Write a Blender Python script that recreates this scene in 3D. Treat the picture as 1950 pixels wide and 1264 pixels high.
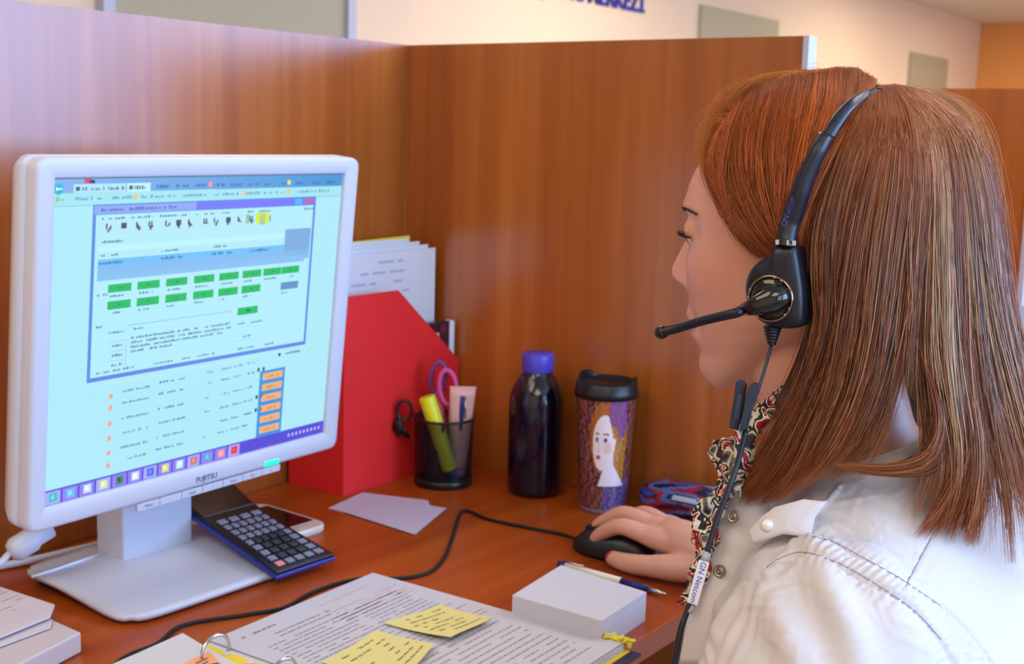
import bpy, bmesh, math, random
import numpy as np
from mathutils import Vector, Matrix
from mathutils.bvhtree import BVHTree

for o in list(bpy.data.objects): bpy.data.objects.remove(o, do_unlink=True)
S = bpy.context.scene
COL = S.collection
DZ = 0.74                      # desk top height
# ---------------------------------------------------------------- camera
CAM = np.array([1.19472, -1.40313, 0.47262 + DZ])
R_ = np.array([0.81183141, 0.58326643, 0.02701936])
U_ = np.array([-0.11287504, 0.11136933, 0.98734801])
F_ = np.array([-0.57287782, 0.80460994, -0.15624934])
FPX = 2383.365
cd = bpy.data.cameras.new('camera'); cam = bpy.data.objects.new('camera', cd); COL.objects.link(cam)
M = Matrix(((R_[0], U_[0], -F_[0], CAM[0]), (R_[1], U_[1], -F_[1], CAM[1]), (R_[2], U_[2], -F_[2], CAM[2]), (0, 0, 0, 1)))
cam.matrix_world = M
cd.sensor_fit = 'HORIZONTAL'; cd.sensor_width = 36; cd.lens = FPX / 1950 * 36
cd.clip_start = 0.02; cd.clip_end = 100
cd.dof.use_dof = True; cd.dof.focus_distance = 0.80; cd.dof.aperture_fstop = 15.0
S.camera = cam
# ---------------------------------------------------------------- world, lights, exposure
S.view_settings.view_transform = 'Standard'; S.view_settings.look = 'None'
S.view_settings.gamma = 1; S.view_settings.use_curve_mapping = False
S.view_settings.exposure = -0.08
w = bpy.data.worlds.new('world'); S.world = w; w.use_nodes = True
w.node_tree.nodes['Background'].inputs[0].default_value = (0.62, 0.78, 1.0, 1)
w.node_tree.nodes['Background'].inputs[1].default_value = 1.0
def area(name, loc, look, sx, sy, power, col, spread=180):
    ld = bpy.data.lights.new(name, 'AREA'); ld.shape = 'RECTANGLE'; ld.size = sx; ld.size_y = sy
    ld.energy = power; ld.color = col; ld.spread = math.radians(spread)
    o = bpy.data.objects.new(name, ld); COL.objects.link(o); o.location = loc
    d = Vector(look) - Vector(loc); o.rotation_euler = d.to_track_quat('-Z', 'Y').to_euler()
    return o
# daylight entering by the four windows of the right wall
WIN = [(-2.9, -1.5), (-1.25, 0.45), (0.6, 2.3), (2.45, 4.2), (5.5, 7.5), (9, 11)]
for i, (y0, y1) in enumerate(WIN):
    area('window_daylight', (3.62, (y0 + y1) / 2, 1.62), (0, (y0 + y1) / 2, 1.62), y1 - y0, 1.35,
         (30, 78, 98, 100, 40, 40)[i], (0.38, 0.62, 1.0) if i < 2 else (0.31, 0.52, 1.0))
# ceiling lamps
LAMPS = [(0.1, -2.0), (1.9, -2.2), (-0.6, 0.9), (1.6, 1.2), (-1.2, 4.3), (1.6, 4.6), (-1.2, 8.3), (1.6, 8.3), (-0.8, 10.5)]
for i, (x, y) in enumerate(LAMPS):
    area('ceiling_lamp_light', (x, y, 2.44), (x, y, 0), 1.16, 1.16, (10, 15, 15, 15, 44, 30, 46, 30, 36)[i], (1.0, 0.84, 0.66))

# ---------------------------------------------------------------- helpers
def ray(px, py):
    d = F_ * FPX + R_ * (px - 975) - U_ * (py - 632)
    return d / FPX
def at(px, py, D):                       # point at depth D along the optical axis
    return Vector(CAM + ray(px, py) * D)
def onz(px, py, z=0.0):                  # point of the horizontal plane z above the desk
    d = ray(px, py); t = (z + DZ - CAM[2]) / d[2]
    return Vector(CAM + d * t)
def topx(P):
    d = np.array(P) - CAM; z = d @ F_
    return 975 + FPX * (d @ R_) / z, 632 - FPX * (d @ U_) / z, z
def V(*a): return Vector(a)
def lin(c):
    f = lambda v: v / 12.92 if v <= 0.04045 else ((v + 0.055) / 1.055) ** 2.4
    return tuple(f(v / 255.0) for v in c[:3])
class NT:
    def __init__(s, m): s.t = m.node_tree; s.n = s.t.nodes; s.l = s.t.links
    def add(s, k, **kw):
        n = s.n.new(k)
        for a, b in kw.items(): setattr(n, a, b)
        return n
    def link(s, a, b): s.l.new(a, b)
MATS = {}
def mat(name, rgb=(200, 200, 200), rough=0.5, metal=0.0, bump=0.0, bscale=200, var=0.0, emit=None, es=1.0,
        trans=0.0, ior=1.45, coat=0.0, sheen=0.0, sss=0.0, alpha=1.0, raw=None, spec=0.5):
    if name in MATS: return MATS[name]
    m = bpy.data.materials.new(name); m.use_nodes = True; MATS[name] = m
    b = m.node_tree.nodes['Principled BSDF']; n = NT(m)
    c = raw if raw else lin(rgb)
    b.inputs['Base Color'].default_value = (*c, 1); b.inputs['Roughness'].default_value = rough
    b.inputs['Metallic'].default_value = metal; b.inputs['IOR'].default_value = ior
    b.inputs['Transmission Weight'].default_value = trans; b.inputs['Coat Weight'].default_value = coat
    b.inputs['Sheen Weight'].default_value = sheen; b.inputs['Alpha'].default_value = alpha
    b.inputs['Specular IOR Level'].default_value = spec
    if sss:
        b.inputs['Subsurface Weight'].default_value = sss; b.inputs['Subsurface Radius'].default_value = (1.0, 0.35, 0.2)
        b.inputs['Subsurface Scale'].default_value = 0.006
    if emit:
        b.inputs['Emission Color'].default_value = (*lin(emit), 1); b.inputs['Emission Strength'].default_value = es
    tc = n.add('ShaderNodeTexCoord')
    nz = n.add('ShaderNodeTexNoise'); nz.inputs['Scale'].default_value = bscale; nz.inputs['Detail'].default_value = 3
    n.link(tc.outputs['Object'], nz.inputs['Vector'])
    if bump:
        bp = n.add('ShaderNodeBump'); bp.inputs['Strength'].default_value = bump; bp.inputs['Distance'].default_value = 0.001
        n.link(nz.outputs['Fac'], bp.inputs['Height']); n.link(bp.outputs['Normal'], b.inputs['Normal'])
    if var:
        mx = n.add('ShaderNodeMix', data_type='RGBA'); mx.inputs['Factor'].default_value = 1
        mx.blend_type = 'MULTIPLY'
        mr = n.add('ShaderNodeMapRange'); mr.inputs['To Min'].default_value = 1 - var; mr.inputs['To Max'].default_value = 1 + var
        n2 = n.add('ShaderNodeTexNoise'); n2.inputs['Scale'].default_value = bscale * 0.13
        n.link(tc.outputs['Object'], n2.inputs['Vector'])
        n.link(n2.outputs['Fac'], mr.inputs['Value']); n.link(mr.outputs['Result'], mx.inputs['B'])
        mx.inputs['A'].default_value = (*c, 1); n.link(mx.outputs['Result'], b.inputs['Base Color'])
    return m
def wood(name, dark, mid, light, axis='Z', rough=0.35, scale=1.0, spec=0.5):
    m = bpy.data.materials.new(name); m.use_nodes = True; MATS[name] = m
    b = m.node_tree.nodes['Principled BSDF']; n = NT(m)
    tc = n.add('ShaderNodeTexCoord'); mp = n.add('ShaderNodeMapping')
    s = {'Z': (38, 38, 1.1), 'Y': (38, 1.1, 38), 'X': (1.1, 38, 38)}[axis]
    mp.inputs['Scale'].default_value = [v * scale for v in s]
    n.link(tc.outputs['Object'], mp.inputs['Vector'])
    nz = n.add('ShaderNodeTexNoise'); nz.inputs['Scale'].default_value = 1.0; nz.inputs['Detail'].default_value = 6
    nz.inputs['Roughness'].default_value = 0.6; nz.inputs['Distortion'].default_value = 0.35
    n.link(mp.outputs['Vector'], nz.inputs['Vector'])
    n2 = n.add('ShaderNodeTexNoise'); n2.inputs['Scale'].default_value = 0.22; n2.inputs['Detail'].default_value = 2
    n.link(mp.outputs['Vector'], n2.inputs['Vector'])
    mm = n.add('ShaderNodeMath', operation='ADD'); n.link(nz.outputs['Fac'], mm.inputs[0]); n.link(n2.outputs['Fac'], mm.inputs[1])
    m2 = n.add('ShaderNodeMath', operation='MULTIPLY'); n.link(mm.outputs[0], m2.inputs[0]); m2.inputs[1].default_value = 0.5
    cr = n.add('ShaderNodeValToRGB'); e = cr.color_ramp.elements
    e[0].position = 0.33; e[0].color = (*lin(dark), 1); e[1].position = 0.68; e[1].color = (*lin(light), 1)
    k = e.new(0.5); k.color = (*lin(mid), 1)
    n.link(m2.outputs[0], cr.inputs['Fac']); n.link(cr.outputs['Color'], b.inputs['Base Color'])
    b.inputs['Roughness'].default_value = rough; b.inputs['Specular IOR Level'].default_value = spec
    return m
def vcmat(name, rough=0.6, emit=0.0, coat=0.0, bump=0.0, bscale=300, sss=0.0, trans=0.0, sheen=0.0):
    if name in MATS: return MATS[name]
    m = bpy.data.materials.new(name); m.use_nodes = True; MATS[name] = m
    b = m.node_tree.nodes['Principled BSDF']; n = NT(m)
    a = n.add('ShaderNodeAttribute'); a.attribute_name = 'Col'
    b.inputs['Roughness'].default_value = rough; b.inputs['Coat Weight'].default_value = coat; b.inputs['Sheen Weight'].default_value = sheen
    if emit:
        n.link(a.outputs['Color'], b.inputs['Emission Color']); b.inputs['Emission Strength'].default_value = emit
        b.inputs['Base Color'].default_value = (0.01, 0.01, 0.01, 1)
    else: n.link(a.outputs['Color'], b.inputs['Base Color'])
    if sss:
        b.inputs['Subsurface Weight'].default_value = sss; b.inputs['Subsurface Radius'].default_value = (1.0, 0.35, 0.2)
        b.inputs['Subsurface Scale'].default_value = 0.005
    if bump:
        tc = n.add('ShaderNodeTexCoord'); nz = n.add('ShaderNodeTexNoise'); nz.inputs['Scale'].default_value = bscale
        n.link(tc.outputs['Object'], nz.inputs['Vector'])
        bp = n.add('ShaderNodeBump'); bp.inputs['Strength'].default_value = bump; bp.inputs['Distance'].default_value = 0.001
        n.link(nz.outputs['Fac'], bp.inputs['Height']); n.link(bp.outputs['Normal'], b.inputs['Normal'])
    return m

class MB:
    """collects geometry (world coordinates), then builds one mesh object"""
    def __init__(s): s.v = []; s.f = []; s.c = []; s.usec = False
    def add(s, vs, fs, col=None):
        o = len(s.v); s.v += [tuple(p) for p in vs]; s.f += [tuple(i + o for i in f) for f in fs]
        if col is not None: s.usec = True
        s.c += [col if col is not None else (1, 1, 1)] * len(fs)
        return s
    def box(s, c, size, rot=None, col=None):
        c = Vector(c); rot = rot or Matrix.Identity(3); h = [x / 2 for x in size]
        vs = [c + rot @ Vector((x * h[0], y * h[1], z * h[2])) for x in (-1, 1) for y in (-1, 1) for z in (-1, 1)]
        return s.add(vs, [(0, 1, 3, 2), (4, 6, 7, 5), (0, 4, 5, 1), (2, 3, 7, 6), (0, 2, 6, 4), (1, 5, 7, 3)], col)
    def quad(s, a, b, c, d, col=None): return s.add([a, b, c, d], [(0, 1, 2, 3)], col)
    def tube(s, pts, rad, n=12, cap=True, col=None, ell=None):
        pts = [Vector(p) for p in pts]; N = len(pts)
        if not hasattr(rad, '__len__'): rad = [rad] * N
        vs = []; t0 = (pts[1] - pts[0]).normalized()
        up = Vector((0, 0, 1)) if abs(t0.z) < 0.9 else Vector((1, 0, 0))
        if ell: up = Vector(ell[0])
        a = (up - t0 * up.dot(t0)).normalized()
        for i in range(N):
            t = (pts[min(i + 1, N - 1)] - pts[max(i - 1, 0)]).normalized()
            if ell: a = up
            a = (a - t * a.dot(t)).normalized(); b = t.cross(a)
            ka = ell[1] if ell else 1
            for k in range(n):
                g = 2 * math.pi * k / n
                vs.append(pts[i] + (a * math.cos(g) * ka + b * math.sin(g)) * rad[i])
        fs = [(i * n + k, i * n + (k + 1) % n, (i + 1) * n + (k + 1) % n, (i + 1) * n + k) for i in range(N - 1) for k in range(n)]
        if cap: fs += [tuple(reversed(range(n))), tuple(range((N - 1) * n, N * n))]
        return s.add(vs, fs, col)
    def lathe(s, base, prof, n=40, axis=None, col=None, cap=True):
        base = Vector(base); q = Vector((0, 0, 1)).rotation_difference(Vector(axis)).to_matrix() if axis is not None else Matrix.Identity(3)
        vs = [base + q @ Vector((r * math.cos(2 * math.pi * k / n), r * math.sin(2 * math.pi * k / n), z)) for r, z in prof for k in range(n)]
        N = len(prof)
        fs = [(i * n + k, i * n + (k + 1) % n, (i + 1) * n + (k + 1) % n, (i + 1) * n + k) for i in range(N - 1) for k in range(n)]
        if cap: fs += [tuple(reversed(range(n))), tuple(range((N - 1) * n, N * n))]
        return s.add(vs, fs, col)
    def prism(s, poly, d, col=None):
        """poly: list of 3-D points (planar), d: extrusion vector"""
        n = len(poly); d = Vector(d); vs = [Vector(p) for p in poly] + [Vector(p) + d for p in poly]
        return s.add(vs, [tuple(range(n)), tuple(reversed(range(n, 2 * n)))] + [(i, i + n, (i + 1) % n + n, (i + 1) % n) for i in range(n)], col)
    def grid(s, f, nu, nv, col=None, wrap=False):
        vs = [f(i / (nu if wrap else nu - 1), j / (nv - 1)) for j in range(nv) for i in range(nu)]
        fs = [(j * nu + i, j * nu + (i + 1) % nu, (j + 1) * nu + (i + 1) % nu, (j + 1) * nu + i)
              for j in range(nv - 1) for i in range(nu if wrap else nu - 1)]
        return s.add(vs, fs, col)
    def build(s, name, m, parent=None, smooth=False, bevel=0, seg=2, recalc=True, solid=0, subd=0):
        me = bpy.data.meshes.new(name); me.from_pydata(s.v, [], s.f)
        if recalc:
            bm = bmesh.new(); bm.from_mesh(me); bmesh.ops.recalc_face_normals(bm, faces=bm.faces); bm.to_mesh(me); bm.free()
        if s.usec:
            at_ = me.color_attributes.new('Col', 'FLOAT_COLOR', 'CORNER'); k = 0
            buf = []
            for p, c in zip(me.polygons, s.c): buf += [*c, 1.0] * p.loop_total
            at_.data.foreach_set('color', buf)
        me.materials.append(m)
        o = bpy.data.objects.new(name, me); COL.objects.link(o)
        if smooth: me.polygons.foreach_set('use_smooth', [True] * len(me.polygons))
        if parent is not None: setparent(o, parent)
        if bevel:
            b = o.modifiers.new('bevel', 'BEVEL'); b.width = bevel; b.segments = seg; b.limit_method = 'ANGLE'; b.angle_limit = math.radians(35)
            me.polygons.foreach_set('use_smooth', [True] * len(me.polygons))
            b.harden_normals = True
        if solid:
            b = o.modifiers.new('solid', 'SOLIDIFY'); b.thickness = solid; b.offset = 0
        if subd:
            b = o.modifiers.new('sub', 'SUBSURF'); b.levels = subd; b.render_levels = subd
        return o
def setparent(o, p):
    o.parent = p; o.matrix_parent_inverse = Matrix.Translation(p.location).inverted() if p.type == 'EMPTY' else Matrix.Identity(4)
def tag(o, label=None, cat=None, group=None, kind=None):
    if label: o['label'] = label
    if cat: o['category'] = cat
    if group: o['group'] = group
    if kind: o['kind'] = kind
    return o
def thing(name, label, cat, loc, group=None):
    o = bpy.data.objects.new(name, None); o.empty_display_size = 0.02; COL.objects.link(o); o.location = loc
    return tag(o, label, cat, group)
def rotz(a): return Matrix.Rotation(a, 3, 'Z')
def spline(pts, n):
    """Catmull-Rom through pts (any dimension) -> n samples"""
    P = np.array([list(p) for p in pts], float); m = len(P)
    P = np.vstack([2 * P[0] - P[1], P, 2 * P[-1] - P[-2]])
    out = []
    for t in np.linspace(0, m - 1 - 1e-9, n):
        i = int(t); u = t - i; a, b, c, d = P[i], P[i + 1], P[i + 2], P[i + 3]
        out.append(0.5 * (2 * b + (c - a) * u + (2 * a - 5 * b + 4 * c - d) * u * u + (3 * b - a - 3 * c + d) * u ** 3))
    return np.array(out)
def textmesh(name, s, size, m, parent, origin, ex, ey, extrude=0.0002, bold=0.0, align='CENTER'):
    c = bpy.data.curves.new(name, 'FONT'); c.body = s; c.size = size; c.extrude = extrude; c.align_x = align; c.offset = bold
    t = bpy.data.objects.new(name, c); COL.objects.link(t); bpy.context.view_layer.update()
    me = bpy.data.meshes.new_from_object(t.evaluated_get(bpy.context.evaluated_depsgraph_get()))
    bpy.data.objects.remove(t); me.name = name
    ex = Vector(ex).normalized(); ey = Vector(ey).normalized(); ez = ex.cross(ey); og = Vector(origin)
    for v in me.vertices: p = v.co.copy(); v.co = og + ex * p.x + ey * p.y + ez * p.z
    me.materials.clear(); me.materials.append(m)
    o = bpy.data.objects.new(name, me); COL.objects.link(o)
    if parent is not None: setparent(o, parent)
    return o

# ---------------------------------------------------------------- materials of the place
W_PART = wood('partition_wood', (140, 70, 20), (166, 89, 30), (186, 110, 44), 'Z', 0.27, spec=0.9)
W_DESK = wood('desk_wood', (142, 55, 10), (166, 72, 16), (186, 92, 26), 'Y', 0.33, scale=0.8)
M_WHITE = mat('white_trim', (188, 192, 206), 0.4)
M_CREAM = mat('cream_paint', (238, 212, 182), 0.8, var=0.03, bscale=20)
M_CEIL = mat('ceiling_paint', (222, 216, 208), 0.9)
M_ORANGE = mat('orange_paint', (236, 160, 84), 0.8)
M_DOOR = mat('door_paint', (176, 166, 138), 0.6)
M_FLOOR = mat('floor_tile', (150, 138, 122), 0.4, var=0.1, bscale=30)

# ---------------------------------------------------------------- room
def struct(name, mb, m, **k):
    o = mb.build(name, m, **k); o['kind'] = 'structure'; return o
CE = 2.49; XL, XR, YB, YF = -2.7, 3.55, 12.4, -3.6
struct('floor', MB().box(((XL + XR) / 2, (YB + YF) / 2, -0.05), (XR - XL + .4, YB - YF + .4, 0.1)), M_FLOOR)
struct('ceiling', MB().box(((XL + XR) / 2, (YB + YF) / 2, CE + 0.05), (XR - XL + .4, YB - YF + .4, 0.1)), M_CEIL)
struct('wall_left', MB().box((XL - 0.1, (YB + YF) / 2, CE / 2), (0.2, YB - YF + .4, CE)), M_CREAM)
struct('wall_back', MB().box(((XL + XR) / 2, YB + 0.1, CE / 2), (XR - XL + .4, 0.2, CE)), M_ORANGE)
struct('wall_front', MB().box(((XL + XR) / 2, YF - 0.1, CE / 2), (XR - XL + .4, 0.2, CE)), M_CREAM)
wr = MB(); y = YF - .2; z0, z1 = 0.92, 2.32
for (a, b) in WIN + [(YB + .2, None)]:
    wr.box((XR + 0.1, (y + a) / 2, CE / 2), (0.2, a - y, CE))
    if b is None: break
    wr.box((XR + 0.1, (a + b) / 2, z0 / 2), (0.2, b - a, z0)); wr.box((XR + 0.1, (a + b) / 2, (z1 + CE) / 2), (0.2, b - a, CE - z1))
    y = b
struct('wall_right', wr, M_CREAM)
for i, (a, b) in enumerate(WIN):
    wf = MB(); wf.box((XR + .05, a + .025, (z0 + z1) / 2), (.06, .05, z1 - z0)); wf.box((XR + .05, b - .025, (z0 + z1) / 2), (.06, .05, z1 - z0))
    wf.box((XR + .05, (a + b) / 2, z0 + .025), (.06, b - a - .1, .05)); wf.box((XR + .05, (a + b) / 2, z1 - .025), (.06, b - a - .1, .05))
    struct('window_%d' % (i + 1), wf, M_WHITE)
# doors of the left wall
for i, (a, b, top, frame) in enumerate([(6.05, 7.25, 2.07, 0), (10.2, 11.3, 2.05, 0), (1.50, 2.71, 2.3, 1)]):
    d = MB().box((XL + 0.015, (a + b) / 2, top / 2), (0.03, b - a, top))
    o = struct('door_%d' % (i + 1), d, M_DOOR)
    dh = MB().tube([(XL + .03, a + .12, 1.02), (XL + .075, a + .12, 1.02), (XL + .075, a + .24, 1.02)], .009).build('door_handle', mat('steel', (190, 190, 190), .3, 1.0), o, smooth=True)
    t = MB()
    for yy in (a - .025, b + .025): t.box((XL + .025, yy, top / 2), (.05, .05, top))
    t.box((XL + .025, (a + b) / 2, top + .025), (.05, b - a + .1, .05))
    if frame: struct('trim_%d' % (i + 1), t, M_WHITE)
# blue wall sign
M_BLUE = mat('sign_blue', (30, 40, 150), .5)
sg = textmesh('wall_sign', 'ÇAĞRI MERKEZİ', 0.155, M_BLUE, None, (XL + .005, 5.34, 1.955), (0, 1, 0), (0, 0, 1), .008, .004, 'RIGHT')
tag(sg, 'blue raised lettering high on the cream wall, cut off by the top edge', 'sign')
# ceiling lamps
for i, (x, y) in enumerate(LAMPS):
    t = thing('ceiling_light', 'square ceiling light panel ' + ('over the desk on the monitor side', 'over the aisle behind the woman', 'above the cubicle behind the monitor', 'above the colleague in the next cubicle', 'near the double door with white frame', 'opposite the double door with white frame', 'near the farthest pair of doors', 'by the window opposite the farthest doors', 'nearest to the orange end wall')[i], 'ceiling light', (x, y, CE - .03), 'ceiling light panels')
    f = MB()
    for (dx, dy, sx, sy) in ((-.61, 0, .02, 1.24), (.61, 0, .02, 1.24), (0, -.61, 1.2, .02), (0, .61, 1.2, .02)):
        f.box((x + dx, y + dy, CE - .015), (sx, sy, .03))
    f.build('frame', M_WHITE, t)
    MB().box((x, y, CE - .006), (1.2, 1.2, .01)).build('diffuser', mat('lamp_diffuser', (255, 240, 215), .5, emit=(255, 236, 205), es=2.2), t)

# ---------------------------------------------------------------- partitions and desk
PH = 0.594 + DZ
def partition(name, x0, x1, y0, y1, label, cap, top=PH):
    t = thing(name, label, 'partition', ((x0 + x1) / 2, (y0 + y1) / 2, 0))
    MB().box(((x0 + x1) / 2, (y0 + y1) / 2, top / 2), (x1 - x0, y1 - y0, top)).build('panel', W_PART, t)
    if cap: MB().box(cap[0], cap[1]).build('end_trim', M_WHITE, t)
    return t
partition('partition', -0.02, 0.0, -2.6, 1.36, 'long cherry wood cubicle partition standing behind the monitor', None)
partition('partition', 0.0, 0.600, 0.0, 0.02, 'cherry wood partition with white end strip behind the bottle and tumbler',
          ((0.6035, 0.0095, PH / 2), (0.007, 0.023, PH)))
partition('partition', 0.0, 0.537, 1.36, 1.38, 'farther wood partition seen at the right edge past the hair',
          ((0.5425, 1.369, PH / 2), (0.011, 0.024, PH)))
dk = thing('desk', 'orange-brown wooden desk fitted into the cubicle corner', 'desk', (0.32, -1.0, 0))
MB().box((0.3230, -1.0, DZ - 0.0125), (0.640, 1.996, 0.025)).build('desktop', W_DESK, dk, bevel=.0015)
MB().box((0.30, -1.985, (DZ - .025) / 2), (0.56, 0.02, DZ - .025)).build('side_panel', W_PART, dk)
MB().box((0.30, -0.03, (DZ - .025) / 2), (0.56, 0.02, DZ - .025)).build('side_panel', W_PART, dk)
# ================================================================ things on the desk
def D3(x, y, z=0.0): return Vector((x, y, z + DZ))
BLACKP = mat('black_plastic', (22, 22, 26), 0.35)
BLACKM = mat('black_matte', (26, 27, 32), 0.55)
RUB = mat('black_rubber', (20, 20, 22), 0.6)
MON = mat('monitor_white', (200, 206, 222), 0.35)
CHROME = mat('chrome', (205, 205, 210), 0.18, 1.0)
PAPER = mat('paper_white', (208, 208, 216), 0.75)
SHEET = vcmat('printed_paper', 0.7)
# ---- monitor -----------------------------------------------------
sc = Vector((0.21992, -0.56296, 0.27438 + DZ)); se = Vector((-0.03587658, 0.99935623, 0.)); su = Vector((0.09592923, 0.00344383, 0.9953822)).normalized()
sn = se.cross(su).normalized()
if sn.x < 0: sn = -sn
SRot = Matrix((se, su, sn)).transposed()
mon = thing('monitor', 'white flat-screen computer monitor with a web page and call window on its screen', 'monitor', (0.14, -0.58, DZ))
def MP(u, v, n=0.0): return sc + se * u + su * v + sn * n       # metres on the screen plane
SW, SH = .376, .301
def rrect(x0, x1, y0, y1, r, k=5):
    pts = []
    for cx, cy, a in ((x1 - r, y1 - r, 0), (x0 + r, y1 - r, 90), (x0 + r, y0 + r, 180), (x1 - r, y0 + r, 270)):
        for i in range(k + 1):
            g = math.radians(a + 90 * i / k); pts.append((cx + r * math.cos(g), cy + r * math.sin(g)))
    return pts
BX0, BX1, BY0, BY1 = -.188 - .0195, .188 + .0215, -.1505 - .0215, .1505 + .0175
def ringloft(mb, loops, closed_ends=(False, False)):
    n = len(loops[0]); vs = [p for l in loops for p in l]
    fs = [(i * n + k, i * n + (k + 1) % n, (i + 1) * n + (k + 1) % n, (i + 1) * n + k) for i in range(len(loops) - 1) for k in range(n)]
    if closed_ends[0]: fs.append(tuple(reversed(range(n))))
    if closed_ends[1]: fs.append(tuple(range((len(loops) - 1) * n, len(loops) * n)))
    return mb.add(vs, fs)
def lp(x0, x1, y0, y1, r, n): return [MP(a, b, n) for a, b in rrect(x0, x1, y0, y1, r)]
b = MB()
ringloft(b, [lp(-SW / 2, SW / 2, -SH / 2, SH / 2, .0005, -.004), lp(-SW / 2, SW / 2, -SH / 2, SH / 2, .0005, .001),
             lp(-SW / 2 - .002, SW / 2 + .002, -SH / 2 - .002, SH / 2 + .002, .002, .0022),
             lp(BX0 + .004, BX1 - .004, BY0 + .004, BY1 - .004, .008, .004), lp(BX0 + .001, BX1 - .001, BY0 + .001, BY1 - .001, .010, .0028),
             lp(BX0, BX1, BY0, BY1, .011, 0), lp(BX0, BX1, BY0, BY1, .011, -.011)])
b.build('bezel', MON, mon, smooth=True)
b = MB()
ringloft(b, [lp(BX0, BX1, BY0, BY1, .011, -.0115), lp(BX0, BX1, BY0, BY1, .011, -.026), lp(BX0 + .004, BX1 - .004, BY0 + .004, BY1 - .004, .012, -.036),
             lp(BX0 + .05, BX1 - .05, BY0 + .05, BY1 - .05, .012, -.048)], (True, True))
b.build('rear_housing', MON, mon, smooth=True)
# the picture on the screen: coloured rectangles in 1280 x 1024 pixels
SCR = MB(); LV = [0]
def sp(x, y, n): return MP((x / 1280 - .5) * SW, (.5 - y / 1024) * SH, n)
def srect(x0, y0, x1, y1, c, l=1):
    n = -.0022 + l * .00012
    SCR.quad(sp(x0, y0, n), sp(x0, y1, n), sp(x1, y1, n), sp(x1, y0, n), lin(c))
rnd = random.Random(5)
def stext(x, y, w_, h=9, c=(90, 120, 150), l=4, dens=.8):
    e = x + w_
    while x < e:
        k = rnd.uniform(3, 9); hh = h * rnd.uniform(.55, 1)
        if rnd.random() < dens: srect(x, y + h - hh, min(x + k, e), y + h, c, l)
        x += k + rnd.uniform(1.5, 4.5)
BG = (172, 232, 246)
srect(0, 0, 1280, 1024, BG, 0)
for i in range(24):                                 # browser title bar, glassy blue with lighter left end
    t = i / 23; c = (int(130 - 62 * t), int(176 - 28 * t), int(236 - 26 * t)); srect(i * 53.4, 3, (i + 1) * 53.4, 48, c, 1)
srect(0, 0, 1280, 4, (60, 90, 130), 2)
srect(0, 46, 1280, 84, (160, 228, 240), 1); srect(0, 84, 1280, 87, (140, 200, 220), 2)
for k in range(10):                                  # round back button
    y0 = 16 + k * 3.4; hw = math.sqrt(max(0, 17 ** 2 - (y0 + 1.7 - 33) ** 2)); srect(22 - hw, y0, 22 + hw, y0 + 3.4, (40, 180, 220), 3)
srect(12, 31, 34, 35, (235, 250, 255), 5); srect(12, 28, 18, 38, (235, 250, 255), 5)
srect(74, 20, 268, 46, (176, 226, 244), 2); srect(272, 20, 365, 48, (190, 240, 250), 2)
srect(82, 28, 96, 40, (60, 90, 110), 4); stext(104, 28, 84, 12, (110, 150, 190)); stext(200, 28, 64, 12, (90, 120, 170))
srect(280, 28, 294, 40, (60, 90, 110), 4); stext(300, 28, 46, 12)
srect(112, 4, 138, 18, (220, 70, 110), 4); srect(130, 8, 150, 18, (40, 50, 110), 4)
for k in range(11): stext(390 + k * 80, 26, 52, 12, (66, 110, 190))
for x in (610, 985): srect(x, 22, x + 16, 38, (250, 150, 140) if x == 610 else (250, 220, 130), 5)
for k, (x, w_) in enumerate(((30, 10), (70, 130), (215, 80), (330, 140), (500, 100), (640, 110), (780, 70), (870, 40), (930, 60), (1040, 170))): stext(x, 58, w_, 11, (110, 160, 190))
for x in (300, 770, 985): srect(x, 54, x + 14, 72, (240, 190, 130), 5)
srect(12, 56, 24, 70, (150, 200, 120), 5)
# page below the call window
for k, y in enumerate((690, 729, 782, 832, 882, 925)):
    srect(236, y + 8, 250, y + 24, (240, 160, 150), 3); stext(290, y + 2, 110, 9, (110, 150, 180)); stext(440, y - 4, 120, 9, (90, 140, 180))
    stext(650, y - 8, 30, 9, (120, 150, 200)); stext(720, y - 10, 44, 9, (110, 150, 190)); stext(780, y - 12, 44, 9, (120, 150, 200)); stext(836, y - 14, 46, 9)
    if k in (1, 3, 4):
        srect(896, y - 22, 908, y - 8, (50, 90, 110), 4); srect(922, y - 22, 934, y - 8, (50, 90, 110), 4)
srect(212, 660, 1090, 664, (184, 236, 240), 2)
srect(1000, 664, 1012, 676, (40, 60, 90), 4); stext(1030, 664, 90, 10)
srect(912, 722, 1042, 975, (52, 150, 226), 2)
for k in range(6): srect(926, 732 + k * 41, 1030, 758 + k * 41, (240, 176, 120), 4); stext(948, 740 + k * 41, 60, 10, (200, 140, 90), 5)
# call window
srect(146, 84, 1142, 648, (96, 136, 226), 5); srect(158, 116, 1130, 634, (176, 234, 250), 6)
srect(150, 88, 560, 114, (140, 168, 240), 6); srect(560, 88, 1136, 114, (112, 120, 248), 6)
stext(176, 94, 300, 12, (90, 110, 200), 8); srect(1030, 90, 1066, 112, (60, 190, 240), 8); srect(1080, 92, 1130, 108, (190, 100, 170), 8)
for k, x in enumerate((190, 248, 306, 356, 424, 470, 520, 588, 634, 690, 744, 800)):
    srect(x, 138, x + 34, 180, (186, 228, 240), 7)
    for q in range(4): srect(x + 6 + q * 5, 144 + ((q * (3 + k)) % 4) * 7, x + 12 + q * 5, 162 + ((q * (5 + k)) % 3) * 5, (60, 84, 110), 8)
for x, w_ in ((180, 90), (290, 90), (400, 120), (560, 80), (680, 40), (790, 30), (850, 60), (1080, 50)): stext(x, 124, w_, 8, (100, 140, 160), 8)
srect(856, 136, 884, 176, (160, 190, 160), 8); srect(905, 146, 910, 166, (70, 100, 130), 8); srect(818, 0 + 136, 894 - 0, 172, BG, 7)
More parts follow.
